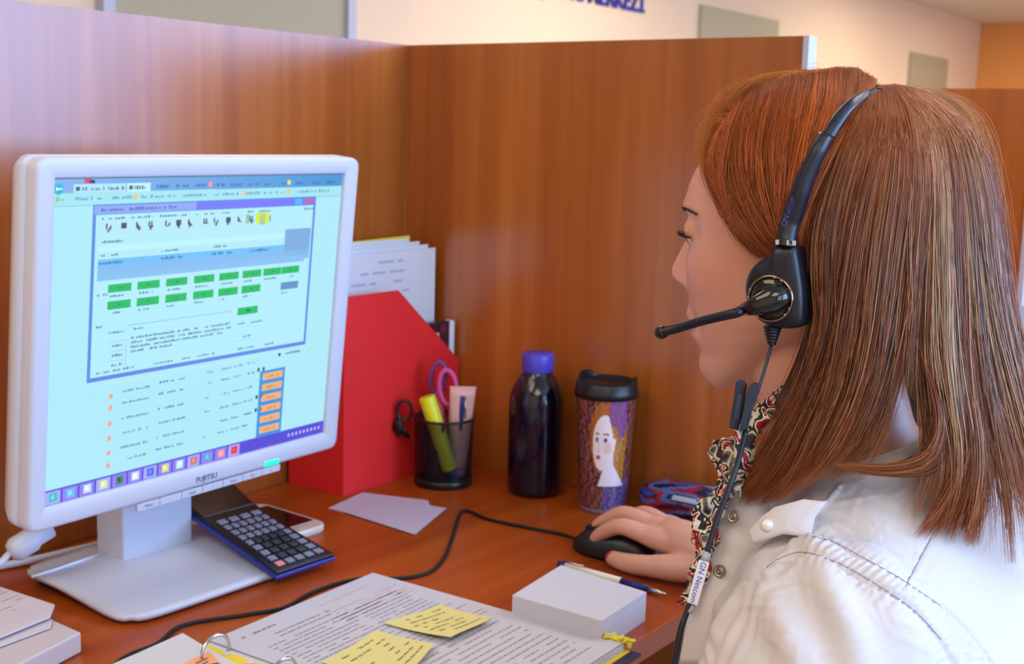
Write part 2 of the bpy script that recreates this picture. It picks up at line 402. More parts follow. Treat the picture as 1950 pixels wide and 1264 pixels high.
srect(838, 134, 902, 172, (212, 236, 40), 8); srect(790, 138, 806, 170, (150, 190, 160), 8)
stext(182, 196, 80, 9, (90, 130, 150), 8); srect(170, 214, 990, 232, (186, 240, 246), 7); srect(170, 234, 990, 254, (176, 232, 244), 7)
for x in (182, 420, 640): stext(x, 238, 70, 9, (90, 130, 150), 8)
srect(170, 256, 990, 280, (112, 190, 246), 8); srect(990, 200, 1124, 300, (122, 172, 220), 7); srect(170, 280, 1124, 344 - 30, (132, 186, 236), 7)
srect(170, 300, 1100, 336 - 12, (136, 192, 240), 7)
for x in (176, 420, 640, 820): stext(x, 262, 90, 10, (50, 110, 170), 9)
G = (26, 186, 98)
gx = [213, 328, 446, 566, 680, 790, 892, 985]
for k, x in enumerate(gx): srect(x, 338, x + 91, 364, G, 9); srect(x + 42, 348, x + 50, 354, (16, 140, 70), 10); stext(x + 8, 371, 56, 8, (90, 140, 160), 9)
for k, x in enumerate(gx[:6]): srect(x, 392, x + 91, 419, G, 9); srect(x + 42, 402, x + 50, 408, (16, 140, 70), 10); stext(x + 8, 426, 44, 8, (90, 140, 160), 9)
srect(985, 396, 1076, 423, (98, 146, 200), 9); stext(990, 430, 40, 8, (90, 140, 160), 9)
srect(777, 470, 875, 497, G, 9); srect(818, 479, 838, 487, (10, 110, 60), 10)
stext(172, 364, 40, 8, (90, 140, 160), 9); stext(172, 466, 24, 8, (60, 130, 200), 9)
srect(300, 476, 745, 480, (150, 205, 225), 9); stext(310, 488, 60, 8, (90, 140, 160), 9); stext(222, 490, 62, 8, (90, 140, 160), 9)
for k in range(4): stext(312, 516 + k * 15, (430, 440, 400, 170)[k], 9, (90, 130, 165), 9, .85)
for k in range(3): srect(224, 524 + k * 32, 292, 526 + k * 32, (150, 200, 220), 9); stext(238, 534 + k * 32, 40, 9, (80, 120, 150), 9); srect(292, 524 + k * 32, 294, 552 + k * 32, (140, 180, 210), 9)
stext(772, 524, 130, 8, (90, 140, 160), 9); stext(812, 572, 36, 9, (90, 140, 160), 9); srect(770, 590, 860, 592, (150, 200, 220), 9)
for x, w_ in ((180, 150), (410, 80), (520, 50), (600, 80), (780, 90), (910, 60)): stext(x, 616, w_, 8, (80, 130, 160), 9)
# task bar
srect(0, 976, 1280, 1024, (84, 78, 214), 6); srect(0, 974, 1280, 978, (110, 110, 220), 6)
tc_ = [(60, 190, 200), (110, 190, 246), (200, 226, 250), (210, 230, 180), (70, 130, 110), (220, 230, 250), (70, 110, 240), (220, 220, 140), (190, 240, 246), (200, 120, 120), (90, 170, 220), (250, 150, 160), (230, 50, 60)]
for k, c in enumerate(tc_):
    x = 14 + k * 64; srect(x - 8, 980, x + 48, 1022, (140, 132, 240) if k % 3 else (170, 170, 246), 7); srect(x + 6, 986, x + 36, 1014, c, 9)
    srect(x + 14, 992, x + 24, 1006, tuple(min(255, q + 40) for q in c) if k != 4 else (30, 90, 40), 10)
for k in range(9): srect(1080 + k * 21, 992, 1090 + k * 21, 1004, (190, 190, 250), 8)
SCR.build('screen', vcmat('screen_light', emit=1.08, rough=.25), mon, recalc=False)
textmesh('maker_logo', 'FUJITSU', .0085, mat('logo_grey', (70, 84, 130), .4), mon, MP(.006, -.1665, .0040), se, su, .0001)
b = MB()
for k in range(7):
    u = -.083 + k * .0285
    b.prism([MP(u, -.1725, .0), MP(u + .0278, -.1725, .0), MP(u + .0278, -.1800, .0), MP(u, -.1800, .0)], sn * .0035)
b.build('button_strip', MON, mon, bevel=.0006)
for k in range(7): textmesh('button_mark', ('Menu', '–', 'Input', '+', 'Auto', 'Eco', '')[k] or '|', .0045, mat('logo_grey'), mon, MP(-.069 + k * .0285, -.1775, .0036), se, su, .00005)
b = MB(); b.prism([MP(.090, -.1650, .001), MP(.112, -.1650, .001), MP(.112, -.1705, .001), MP(.090, -.1705, .001)], sn * .0042)
b.build('power_light', mat('power_led', (40, 230, 170), .3, emit=(20, 240, 170), es=1.0), mon, bevel=.001)
b = MB()                                             # neck: front slab and hollow side
nr = rotz(-.036)
b.box(D3(.112, -.562, .095), (.048, .090, .165), nr); b.build('neck', MON, mon, bevel=.003)
b = MB(); q = [(.257, -.697), (.266, -.470), (.050, -.462), (.044, -.560), (.062, -.684)]
n = 5
def basez(x, y): return .008 + .010 * math.exp(-((x - .12) / .09) ** 2)
NU, NV = 22, 22
c00, c10, c11, c01 = [Vector(p) for p in ((.066, -.690), (.257, -.697), (.266, -.470), (.046, -.470))]
def bpt(u, v):
    # rounded square parametrisation
    a, c = u * 2 - 1, v * 2 - 1
    k = 1 - .11 * (abs(a) ** 8) * (abs(c) ** 8)
    u2, v2 = (a * k + 1) / 2, (c * k + 1) / 2
    p = c00 * (1 - u2) * (1 - v2) + c10 * u2 * (1 - v2) + c11 * u2 * v2 + c01 * (1 - u2) * v2
    return D3(p.x, p.y, basez(p.x, p.y))
b.grid(bpt, NU, NV); o = b.build('base_plate', MON, mon, smooth=True)
md = o.modifiers.new('s', 'SOLIDIFY'); md.thickness = .005; md.offset = -1 if o.data.polygons[0].normal.z > 0 else 1
b = MB(); b.prism([D3(.085, -.675, .0), D3(.235, -.68, .0), D3(.245, -.49, .0), D3(.065, -.49, .0)], (0, 0, .006)); b.build('rubber_foot', RUB, mon)
b = MB(); pts = [D3(x, y, basez(x, y) + .0012) for x, y in ((.107, -.698), (.106, -.67), (.104, -.64), (.101, -.607))]
b.tube(pts, .0016, 8); b.build('cable_slot', mat('slot_light', (235, 238, 246), .3), mon, smooth=True)

# ---- white plug and cables under the monitor ---------------------
pc = thing('power_cable', 'white cable with thick plug hanging below the left corner of the monitor', 'cable', D3(.10, -.70, .0))
a0 = Vector(at(20, 1052, 1.235)); a1 = Vector(at(95, 1005, 1.262))
d_ = (a1 - a0)
b = MB(); b.tube([a0 - d_ * .02, a0, a0 + d_ * .12, a0 + d_ * .55, a0 + d_ * .62, a0 + d_ * 1.0], [.006, .009, .0125, .0125, .010, .010], 16); b.build('plug', MON, pc, smooth=True)
b = MB(); b.tube(spline([a0, a0 - d_ * .6 - V(0, 0, .004), V(a0.x - .06, a0.y - .08, DZ + .006), D3(.02, -.92, .005)], 16), .0035, 10); b.build('cord', MON, pc, smooth=True)
b = MB(); b.tube(spline([D3(.012, -.95, .005), D3(.018, -.80, .005), D3(.018, -.70, .005), onz(60, 1066, .006), onz(130, 1050, .006), onz(205, 1030, .006), onz(300, 990, .006)], 40), .0042, 10)
tag(b.build('cable', MON, smooth=True), 'white cable lying on the desk behind the monitor foot', 'cable')

# ---- calculator ---------------------------------------------------
cal = thing('calculator', 'black and blue scientific calculator tilted on the monitor foot', 'calculator', D3(.20, -.485, .02))
A, B_, C_, E_ = D3(.279, -.530, .014), D3(.290, -.447, .014), D3(.092, -.432, .057), D3(.078, -.516, .057)
cu = ((E_ + C_) / 2 - (A + B_) / 2); cl = cu.length; cu.normalize(); cv = (B_ - A); cv = (cv - cu * cv.dot(cu)).normalized(); cw = cv.cross(cu).normalized()
if cw.z < 0: cw = -cw
c0 = (A + B_) / 2
def CP(u, v, h=0.0):
    """u 0..1 from the keys' end to the display's end, v -1..1 across, h above"""
    hw = .0415 - .004 * math.sin(math.pi * min(1, u * 1.1))
    lift = .010 * max(0, (u - .62) / .38) ** 1.5
    return c0 + cu * (u * cl) + cv * (v * hw) + cw * (h + lift)
def slabC(u0, u1, v0, v1, h0, h1, nu=14, mb=None, col=None):
    mb = mb or MB()
    L = [[CP(u0 + (u1 - u0) * i / nu, v, h) for (v, h) in ((v0, h0), (v1, h0), (v1, h1), (v0, h1))] for i in range(nu + 1)]
    return ringloft(mb, L, (True, True))
slabC(0, 1, -1, 1, -.0060, -.001).build('lower_case', mat('calc_blue', (42, 54, 160), .35), cal, bevel=.002)
slabC(.008, .992, -.97, .97, -.001, .003).build('face_plate', mat('calc_black', (20, 20, 28), .22), cal, bevel=.0015)
slabC(.66, .97, -.9, .9, .003, .0042).build('display', mat('calc_display', (34, 24, 24), .12, coat=.5), cal, bevel=.0005)
kg = mat('calc_key', (128, 132, 150), .4); kd = mat('calc_key_dark', (52, 58, 66), .4); kr = mat('calc_key_red', (224, 140, 140), .4)
for r in range(9):
    cols = 6 if r >= 4 else 5
    if r == 8: cols = 4
    for k in range(cols):
        vv = -.82 + 1.64 * (k + .5) / cols; hw = .82 / cols * .72; u0 = .045 + r * .063; u1 = u0 + .040
        m_ = kd if (1 <= r <= 4 and 1 <= k <= cols - 2) else kg
        if r == 0 and k == 0: m_ = kr
        slabC(u0, u1, vv - hw, vv + hw, .003, .0052, 2).build('key', m_, cal, bevel=.0007)
textmesh('maker_mark', 'CASIO', .008, mat('calc_mark', (190, 195, 215), .4), cal, CP(.93, -.45, .0045), cv, cu, .0001)

# ---- phone ---------------------------------------------------------
ph = thing('mobile_phone', 'white mobile phone lying partly under the calculator', 'phone', D3(.12, -.385, 0))
pr = Matrix.Rotation(math.radians(-3), 3, 'Z')
def PHP(x, y, z): return D3(.128, -.388, 0) + pr @ V(x, y, z)
b = MB(); out = rrect(-.062, .062, -.034, .034, .016, 6)
ringloft(b, [[PHP(x * .97, y * .95, 0) for x, y in out], [PHP(x, y, .003) for x, y in out], [PHP(x, y, .008) for x, y in out], [PHP(x * .98, y * .96, .010) for x, y in out]], (True, True))
b.build('phone_body', mat('phone_white', (222, 216, 210), .25, coat=.5), ph, smooth=False, bevel=.0006)
b = MB(); b.prism([PHP(x, y, .0101) for x, y in rrect(-.044, .040, -.0285, .0285, .002, 2)], (0, 0, .0004)); b.build('phone_screen', mat('phone_screen', (30, 18, 16), .08), ph)
b = MB(); b.prism([PHP(.050 + x, y, .0101) for x, y in rrect(-.004, .004, -.008, .008, .0038, 4)], (0, 0, .0006)); b.build('home_button', mat('phone_button', (200, 196, 190), .2), ph)

# ---- red magazine file and papers in it -----------------------------
fx0, fx1, fy0, fy1 = .006, .106, -.243, -.004
fr = thing('magazine_file', 'red upright magazine file with slanted side behind the monitor', 'magazine file', D3(.055, -.12, 0))
FH = .262; FL = .150
RED = mat('red_card', (236, 46, 48), .42)
side = [(fy0, 0), (fy1, 0), (fy1, FL), (fy0 + .105, FH), (fy0, FH)]
b = MB(); b.prism([D3(fx1, y, z) for y, z in side], (-.0025, 0, 0)); b.build('side_panel', RED, fr)
b = MB(); b.prism([D3(fx0, y, z) for y, z in side], (.0025, 0, 0)); b.build('side_panel', RED, fr)
b = MB(); b.box(D3((fx0 + fx1) / 2, fy0 + .00125, FH / 2), (fx1 - fx0 - .0051, .0025, FH)); b.build('spine_panel', RED, fr)
b = MB(); b.box(D3((fx0 + fx1) / 2, fy1 - .00125, FL / 2), (fx1 - fx0 - .0051, .0025, FL)); b.build('front_panel', RED, fr)
b = MB(); b.box(D3((fx0 + fx1) / 2, (fy0 + fy1) / 2, .00125), (fx1 - fx0 - .0051, fy1 - fy0 - .0051, .0025)); b.build('bottom_panel', RED, fr)
def upright(name, x, y0, y1, h, m, label, cat, group=None, th=.0012, lean=0, text=False, h1=None):
    mb = MB(); h1 = h if h1 is None else h1
    c = (1, 1, 1) if not text else lin((222, 226, 236))
    P = [D3(x, y0, .003), D3(x, y1, .003), D3(x + lean, y1, h1), D3(x + lean, y0, h)]
    mb.prism(P, (th, 0, 0), c if text else None)
    if text:
        rr = random.Random(int(h * 1e4))
        for k in range(9):
            z = h - .012 - k * .014; yy = y0 + .015
            while yy < y1 - .05:
                w_ = rr.uniform(.01, .035); f = z / h; xx = x + lean * f + th + .0002
                if rr.random() < .5: mb.quad(D3(xx, yy, z), D3(xx, yy + w_, z), D3(xx, yy + w_, z - .003), D3(xx, yy, z - .003), lin((170, 186, 214)))
                yy += w_ + .008
    o = mb.build(name, m, recalc=True); return tag(o, label, cat, group)
upright('folder', .040, -.236, -.040, .322, mat('yellow_card', (240, 216, 60), .5), 'yellow card folder standing in the red file behind the white sheets', 'folder', h1=.326)
hs = [(.047, .323, -.052), (.053, .3185, -.034), (.059, .314, -.022), (.0645, .309, -.012)]
for k, (x, h, y1) in enumerate(hs):
    upright('paper_sheet', x, -.236, y1, h, SHEET, ['white sheet in the red file right in front of the yellow folder', 'second white sheet from the back in the red file', 'third white sheet in the red file, its top edge showing',
            'frontmost printed white sheet standing in the red file'][k], 'paper', 'sheets in the red file', text=True)
# patterned notebook with white spine
nb = thing('notebook', 'maroon floral notebook with a white rounded spine in the red file', 'notebook', D3(.08, -.03, 0))
pat = vcmat('floral_cover', .5)
b = MB(); b.box(D3(.093, -.075, .105), (.012, .12, .204), col=lin((60, 14, 34)))
rr = random.Random(9)
for k in range(60):
    y, z, r = rr.uniform(-.13, -.020), rr.uniform(.10, .202), rr.uniform(.004, .010)
    pts = [D3(.0993 + k * 1e-5, y + r * math.cos(g * math.pi / 3) * rr.uniform(.6, 1), z + r * math.sin(g * math.pi / 3) * rr.uniform(.6, 1)) for g in range(6)]
    b.add(pts, [tuple(range(6))], lin(rr.choice([(230, 190, 160), (240, 214, 190), (120, 30, 50), (214, 150, 120)])))
b.build('cover', pat, nb, recalc=False)
b = MB(); b.box(D3(.094, -.0130, .105), (.016, .011, .205)); b.build('spine', mat('spine_white', (222, 226, 240), .4), nb, bevel=.004, seg=4)

# ---- pen cup ----------------------------------------------------------
cx, cy = .1635, -.107
cup = thing('pen_cup', 'round black wire-mesh pen cup beside the red magazine file', 'pen cup', D3(cx, cy, 0))
m = bpy.data.materials.new('wire_mesh'); m.use_nodes = True; nt = NT(m); MATS['wire_mesh'] = m
bs = m.node_tree.nodes['Principled BSDF']; bs.inputs['Base Color'].default_value = (.012, .012, .016, 1); bs.inputs['Roughness'].default_value = .35; bs.inputs['Metallic'].default_value = .6
uvn = nt.add('ShaderNodeAttribute'); uvn.attribute_name = 'Col'
sx = nt.add('ShaderNodeSeparateXYZ'); nt.link(uvn.outputs['Vector'], sx.inputs[0])
def tri(sock, k):
    a = nt.add('ShaderNodeMath', operation='MULTIPLY'); nt.link(sock, a.inputs[0]); a.inputs[1].default_value = k
    b_ = nt.add('ShaderNodeMath', operation='FRACT'); nt.link(a.outputs[0], b_.inputs[0])
    c_ = nt.add('ShaderNodeMath', operation='SUBTRACT'); nt.link(b_.outputs[0], c_.inputs[0]); c_.inputs[1].default_value = .5
    d_2 = nt.add('ShaderNodeMath', operation='ABSOLUTE'); nt.link(c_.outputs[0], d_2.inputs[0]); return d_2.outputs[0]
ad = nt.add('ShaderNodeMath', operation='ADD'); sb = nt.add('ShaderNodeMath', operation='SUBTRACT')
nt.link(sx.outputs[0], ad.inputs[0]); nt.link(sx.outputs[1], ad.inputs[1]); nt.link(sx.outputs[0], sb.inputs[0]); nt.link(sx.outputs[1], sb.inputs[1])
mxm = nt.add('ShaderNodeMath', operation='MAXIMUM'); nt.link(tri(ad.outputs[0], 1), mxm.inputs[0]); nt.link(tri(sb.outputs[0], 1), mxm.inputs[1])
gt = nt.add('ShaderNodeMath', operation='GREATER_THAN'); nt.link(mxm.outputs[0], gt.inputs[0]); gt.inputs[1].default_value = .31
nt.link(gt.outputs[0], bs.inputs['Alpha'])
CR, CH = .0400, .092
def uvlathe(mb_r0, mb_r1, z0, z1, n=72, nv=8):
    me = bpy.data.meshes.new('mesh_wall'); vs = []; fs = []; cs = []
    for j in range(nv + 1):
        for i in range(n + 1):
            g = 2 * math.pi * i / n; r = mb_r0 + (mb_r1 - mb_r0) * j / nv; z = z0 + (z1 - z0) * j / nv
            vs.append(D3(cx + r * math.cos(g), cy + r * math.sin(g), z)); cs.append((i / n * 84, j / nv * 32, 0, 1))
    for j in range(nv):
        for i in range(n): fs.append((j * (n + 1) + i, j * (n + 1) + i + 1, (j + 1) * (n + 1) + i + 1, (j + 1) * (n + 1) + i))
    me.from_pydata(vs, [], fs); a = me.color_attributes.new('Col', 'FLOAT_COLOR', 'POINT'); a.data.foreach_set('color', np.array(cs).ravel())
    me.materials.append(m); o = bpy.data.objects.new('mesh_wall', me); COL.objects.link(o); setparent(o, cup)
uvlathe(CR - .0015, CR, .004, CH)
b = MB(); b.tube([D3(cx + CR * math.cos(g), cy + CR * math.sin(g), CH) for g in np.linspace(0, 2 * math.pi, 49)], .0019, 8, cap=False); b.build('rim', BLACKP, cup, smooth=True)
b = MB(); b.lathe(D3(cx, cy, 0), [(CR - .003, 0), (CR - .0005, .001), (CR - .0005, .010), (CR - .002, .011), (CR - .006, .011), (.0, .010)], 40); b.build('bottom', BLACKP, cup, smooth=True)
# things in the cup
def stick(name, base, top, rads, m, label, cat, n=14, group=None, **k):
    b = MB(); base, top = Vector(base), Vector(top); N = len(rads)
    b.tube([base + (top - base) * t for t, r in rads], [r for t, r in rads], n, **k)
    return b
t = thing('highlighter', 'thick yellow highlighter pen leaning in the mesh cup', 'highlighter', D3(cx + .01, cy - .01, .012))
h0, h1 = D3(cx + .020, cy - .006, .013), D3(cx - .010, cy - .026, .123)
stick('', h0, h0 + (h1 - h0) * 1.0, [(.09, .0085), (.10, .0102), (.97, .0115), (1, .0108)], None, '', '').build('barrel', mat('highlighter_yellow', (226, 232, 30), .35), t, bevel=.0006)
stick('', h0, h1, [(0, .005), (.02, .007), (.095, .0078)], None, '', '').build('cap', mat('navy_plastic', (24, 30, 110), .35), t, smooth=True)
t = thing('scissors', 'scissors with pink loop handles standing in the mesh cup', 'scissors', D3(cx, cy, .012))
PINK = mat('pink_plastic', (214, 84, 156), .35); PUR = mat('purple_plastic', (132, 60, 130), .35)
def loop(ctr, rx, rz, tilt, rad, m, nm):
    ex = Vector((.81, .58, 0)).normalized(); ez = Vector((0, 0, 1))
    q = Matrix.Rotation(tilt, 2); P = []
    for g in np.linspace(0, 2 * math.pi, 33):
        a, c = q @ Vector((rx * math.cos(g), rz * math.sin(g))); P.append(Vector(ctr) + ex * a + ez * c)
    MB().tube(P, rad, 10, cap=False).build(nm, m, t, smooth=True)
L1 = D3(cx - .003, cy + .010, .131); loop(L1, .0115, .024, .12, .0036, PINK, 'handle')
L2 = D3(cx - .022, cy + .012, .141); loop(L2, .0100, .022, -.1, .0034, PUR, 'handle')
MB().tube([L1 - V(-.006, -.002, .018), D3(cx + .004, cy + .008, .09), D3(cx + .008, cy + .004, .05), D3(cx + .010, cy, .014)], [.004, .004, .003, .001], 8).build('blade', CHROME, t, smooth=True)
MB().tube([L2 - V(-.001, 0, .017), D3(cx - .012, cy + .010, .09), D3(cx - .001, cy + .008, .05), D3(cx + .006, cy + .006, .014)], [.004, .004, .003, .001], 8).build('blade', PINK, t, smooth=True)
t = thing('cream_tube', 'pale pink cosmetic tube standing upside down in the mesh cup', 'tube', D3(cx + .014, cy + .015, .012))
b = MB(); ex = Vector((.81, .58, 0)).normalized(); ey = Vector((-.58, .81, 0)); N = 16; L = []
for j in range(9):
    f = j / 8; z = .020 + f * .115; a_, c_ = .0115 + .0065 * f, .0115 * (1 - f) + .0012
    L.append([D3(cx + .017, cy + .014, z) + ex * a_ * math.cos(2 * math.pi * k / N) + ey * c_ * math.sin(2 * math.pi * k / N) + V(.02, 0, 0) * (f - .5) * .3 for k in range(N)])
ringloft(b, L, (True, True)); b.build('tube_body', mat('tube_pink', (226, 178, 176), .3, sss=.1), t, smooth=True)
b = MB(); b.lathe(D3(cx + .014, cy + .014, .011), [(.010, 0), (.010, .009)], 20); b.build('cap', mat('tube_cap', (200, 150, 200), .3), t, smooth=True)
for k, (bx, by, tx, ty, tz, col, nm, lb) in enumerate([(-.012, -.016, -.024, -.018, .112, (24, 28, 90), 'pen', 'navy pen at the left edge of the mesh cup'),
        (-.008, -.006, -.014, -.003, .108, (30, 30, 40), 'pen', 'black pen leaning beside the navy pen in the cup'),
        (.016, .010, .022, .012, .122, (40, 50, 130), 'pen', 'blue pen behind the pink tube in the cup'),
        (.000, -.022, .012, -.018, .085, (60, 50, 50), 'pencil', 'short dark pencil low inside the mesh cup')]):
    q0, q1 = D3(cx + bx, cy + by, .013), D3(cx + tx, cy + ty, tz)
    o = thing(nm, lb, nm, q0)
    stick('', q0, q1, [(0, .001), (.08, .0034), (.9, .0036), (1, .0032)], None, '', '').build('barrel', mat('pen_%d' % k, col, .35), o, smooth=True)
    if nm == 'pen': MB().tube([q1 + V(.0042, 0, -.003), q1 + V(.0046, 0, -.03)], .0009, 6).build('clip', CHROME, o, smooth=True)
# key ring with fob hanging over the left rim
t = thing('key_ring', 'black key fob and clip hanging from the left of the pen cup rim', 'key ring', D3(cx - .045, cy - .035, .07))
kc = D3(cx - .037, cy - .028, .096)
b = MB(); b.tube([kc + V(-.006, -.005, .004) + (ex * math.cos(g) * .010 + V(0, 0, 1) * math.sin(g) * .014) for g in np.linspace(0, 2 * math.pi, 25)], .0022, 8, cap=False); b.build('ring', mat('dark_metal', (60, 60, 70), .25, .8), t, smooth=True)
b = MB(); b.tube([kc + V(-.012, -.009, -.006), kc + V(-.014, -.010, -.020), kc + V(-.010, -.008, -.030)], [.005, .009, .006], 12, ell=((0, 1, 0), .5)); b.build('fob', BLACKP, t, smooth=True)
b = MB(); b.tube([kc + V(-.018, -.013, -.012), kc + V(-.008, -.006, -.024), kc + V(.000, .0, -.034)], [.003, .0065, .003], 12, ell=((0, 1, 0), .5)); b.build('clip', BLACKP, t, smooth=True)

# ---- bottle ---------------------------------------------------------------
t = thing('bottle', 'dark navy plastic bottle with a violet screw cap between pen cup and tumbler', 'bottle', D3(.283, -.062, 0))
bc = D3(.283, -.062, 0)
R0 = .0365
b = MB(); b.lathe(bc, [(.001, .0015), (R0 * .80, .0), (R0 * .93, .003), (R0, .010), (R0, .118), (R0 * .99, .127), (R0 * .93, .138), (R0 * .80, .149), (R0 * .64, .158), (R0 * .54, .164), (R0 * .52, .168), (.001, .168)], 56, cap=False)
b.build('bottle_body', mat('bottle_navy', (9, 8, 30), .16, coat=.4), t, smooth=True)
b = MB(); n_ = 60
prof = [(.0200, .165), (.0208, .1665), (.0208, .187), (.0198, .1895), (.001, .1900)]
vs = [bc + V(r * (1 + (.012 if (k % 2) and 0 < i < 3 else 0)) * math.cos(2 * math.pi * k / n_), r * (1 + (.012 if (k % 2) and 0 < i < 3 else 0)) * math.sin(2 * math.pi * k / n_), z) for i, (r, z) in enumerate(prof) for k in range(n_)]
b.add(vs, [(i * n_ + k, i * n_ + (k + 1) % n_, (i + 1) * n_ + (k + 1) % n_, (i + 1) * n_ + k) for i in range(4) for k in range(n_)])
b.build('cap', mat('cap_violet', (84, 74, 200), .35), t, smooth=True)

# ---- tumbler ----------------------------------------------------------------
tx_, ty_ = .390, -.062
t = thing('travel_tumbler', 'travel tumbler with painted woman portrait wrap and black lid', 'tumbler', D3(tx_, ty_, 0))
tb = D3(tx_, ty_, 0)
def trad(f): return .0305 + .0075 * f
vdir = math.atan2(CAM[1] - ty_, CAM[0] - tx_)       # the printed face looks to the front of the desk
def art(u, v):
    """colour of the printed wrap: u metres round from the middle (+ right), v 0..1 up"""
    x, y = u / .030, (v - .5) * 2.2
    h = math.sin(x * 37.1 + math.sin(y * 17) * 3) * math.cos(y * 29 + math.sin(x * 11) * 2.4)
    h2 = math.sin(x * 13 + y * 5) * math.cos(y * 11 - x * 7)
    bgc = (100, 30, 40) if h2 > .15 else ((140, 92, 34) if h2 > -.35 else (62, 44, 84))
    if h > .62: bgc = (160, 96, 110)
    if h < -.5: bgc = (40, 24, 44)
    c = bgc
    # hair
    hx, hy = x - .20, y - .36
    if (hx / .85) ** 2 + (hy / .80) ** 2 < 1: c = (176, 104, 34) if h > -.2 else (150, 76, 30)
    if x > .25 and -.8 < y < .7 and x < .95: c = (196, 138, 40) if h > 0 else (150, 92, 40)
    # flowers in the hair
    for fx, fy, r in ((.42, .88, .30), (.72, .62, .26), (.70, .98, .2)):
        if (x - fx) ** 2 + (y - fy) ** 2 < r * r: c = (96, 70, 140) if h > 0 else (150, 76, 120)
    # dress
    if y < -.50 and x > .10 - (y + .42) * -.30: c = (84, 60, 110) if h2 > 0 else (110, 84, 140)
    if y < -.55 and x > .0: c = (84, 60, 116) if h > .1 else ((60, 80, 150) if h > -.4 else (140, 110, 150))
    # neck, chest
    if -.62 < y < .05 and abs(x - .20 - max(0, -.15 - y) * .35) < .20 + max(0, -.2 - y) * 1.0: c = (232, 222, 230)
    # face
    fx, fy = (x + .05 - (y - .30) * .10), y - .30
    if (fx / (.44 if fx < 0 else .50)) ** 2 + (fy / (.52 if fy > 0 else .60)) ** 2 < 1 and not (fx > .18 + (.42 - fy) * .6 and fy > .05):
        c = (236, 224, 228)
        if ((fx - .20) / .16) ** 2 + ((fy + .14) / .12) ** 2 < 1: c = (236, 196, 184)
        for exx, ew in ((-.27, .085), (.08, .11)):
            if ((fx - exx) / ew) ** 2 + ((fy - .02) / .055) ** 2 < 1: c = (214, 204, 214)
            if ((fx - exx) / (ew * .55)) ** 2 + ((fy - .02) / .05) ** 2 < 1: c = (64, 70, 96)
            if abs(fx - exx) < ew * 1.1 and abs(fy - .15 + abs(fx - exx) * .2) < .018: c = (120, 96, 92)
        if ((fx + .17) / .095) ** 2 + ((fy + .33) / .045) ** 2 < 1: c = (176, 84, 84)
        if abs(fx + .19 + (fy + .1) * .1) < .014 and -.20 < fy < .02: c = (206, 182, 190)
        if ((fx + .17) / .06) ** 2 + ((fy + .21) / .02) ** 2 < 1: c = (206, 176, 180)
    return lin(c)
b = MB(); NU, NV = 220, 150
def tf(u, v):
    g = vdir + (u - .5) * 2 * math.pi; r = trad(v); return tb + V(r * math.cos(g), r * math.sin(g), .006 + v * .142)
vs = [tf(i / NU, j / NV) for j in range(NV + 1) for i in range(NU)]
for p in vs: b.v.append(tuple(p))
for j in range(NV):
    for i in range(NU):
        b.f.append((j * NU + i, j * NU + (i + 1) % NU, (j + 1) * NU + (i + 1) % NU, (j + 1) * NU + i))
        b.c.append(art(((i + .5) / NU - .5) * 2 * math.pi * .034, (j + .5) / NV))
b.usec = True
b.build('printed_wrap', vcmat('tumbler_print', .25, coat=.6), t, smooth=True)
b = MB(); b.lathe(tb, [(.001, 0), (.029, 0), (.0308, .002), (.0306, .006)], 48, cap=False); b.build('base', mat('tumbler_clear', (120, 110, 130), .1, coat=.5), t, smooth=True)
b = MB(); b.lathe(tb, [(.0380, .147), (.0405, .148), (.0408, .156), (.0395, .158), (.0395, .166), (.0375, .168), (.034, .1675), (.0335, .163), (.001, .163)], 56, cap=False); b.build('lid', BLACKP, t, smooth=True)
for a0_, a1_, hh in ((-2.75, -1.75, .0085), (1.0, 1.75, .0075)):
    b = MB(); L = []
    for k in range(13):
        g = vdir + a0_ + (a1_ - a0_) * k / 12; top = .1675 + hh * min(1, 3 * min(k, 12 - k) / 12 + .15)
        L.append([tb + V(r * math.cos(g), r * math.sin(g), z) for r, z in ((.0335, .1660), (.0385, .1660), (.0380, top), (.0345, top))])
    ringloft(b, L, (True, True)); b.build('lid_lug', BLACKP, t, bevel=.001)

# ---- notes, pad, pen --------------------------------------------------------
for poly, z, rot_, lb in (([(625, 968), (690, 938), (815, 953), (820, 965), (770, 990), (660, 977)], .0004, 0, 'white note paper lying under the other slip near the red file'),
                          ([(655, 975), (735, 948), (850, 968), (790, 1018)], .0012, 0, 'white note paper slip on top of the other in front of the pen cup')):
    p = [onz(x, y, z) for x, y in poly]
    tag(MB().prism(p, (0, 0, .0005)).build('note_paper', mat('note_paper', (200, 190, 212), .7)), lb, 'paper', 'two note papers')
padz = .030
pq = [onz(976, 1133, padz), onz(1146, 1182, padz), onz(1231, 1127, padz), onz(1068, 1076, padz)]
t = thing('note_cube', 'white block of memo paper near the front edge of the desk', 'memo block', (pq[0] + pq[2]) / 2 - V(0, 0, padz))
b = MB(); rr = random.Random(3); ctr = (pq[0] + pq[2]) / 2; L = []
for k in range(31):
    s_ = 1 + rr.uniform(-.0025, .0025); L.append([ctr + (p - ctr) * s_ + V(0, 0, -padz + padz * k / 30) for p in pq])
ringloft(b, L, (True, True)); b.build('sheets', mat('memo_paper', (198, 198, 210), .7), t)
p0, p1 = onz(1268, 1131, .0045), onz(1064, 1074, .0045)
t = thing('ballpoint_pen', 'slim white and navy ballpoint pen lying behind the memo block', 'pen', p0)
dd = p1 - p0; seg = lambda a, c, r: [(a, r), (c, r)]
navy = mat('navy_plastic')
MB().tube([p0, p0 + dd * .04, p0 + dd * .16], [.0008, .0018, .0040], 14).build('tip', CHROME, t, smooth=True)
MB().tube([p0 + dd * .16, p0 + dd * .40], [.0041, .0043], 14).build('grip', navy, t, smooth=True)
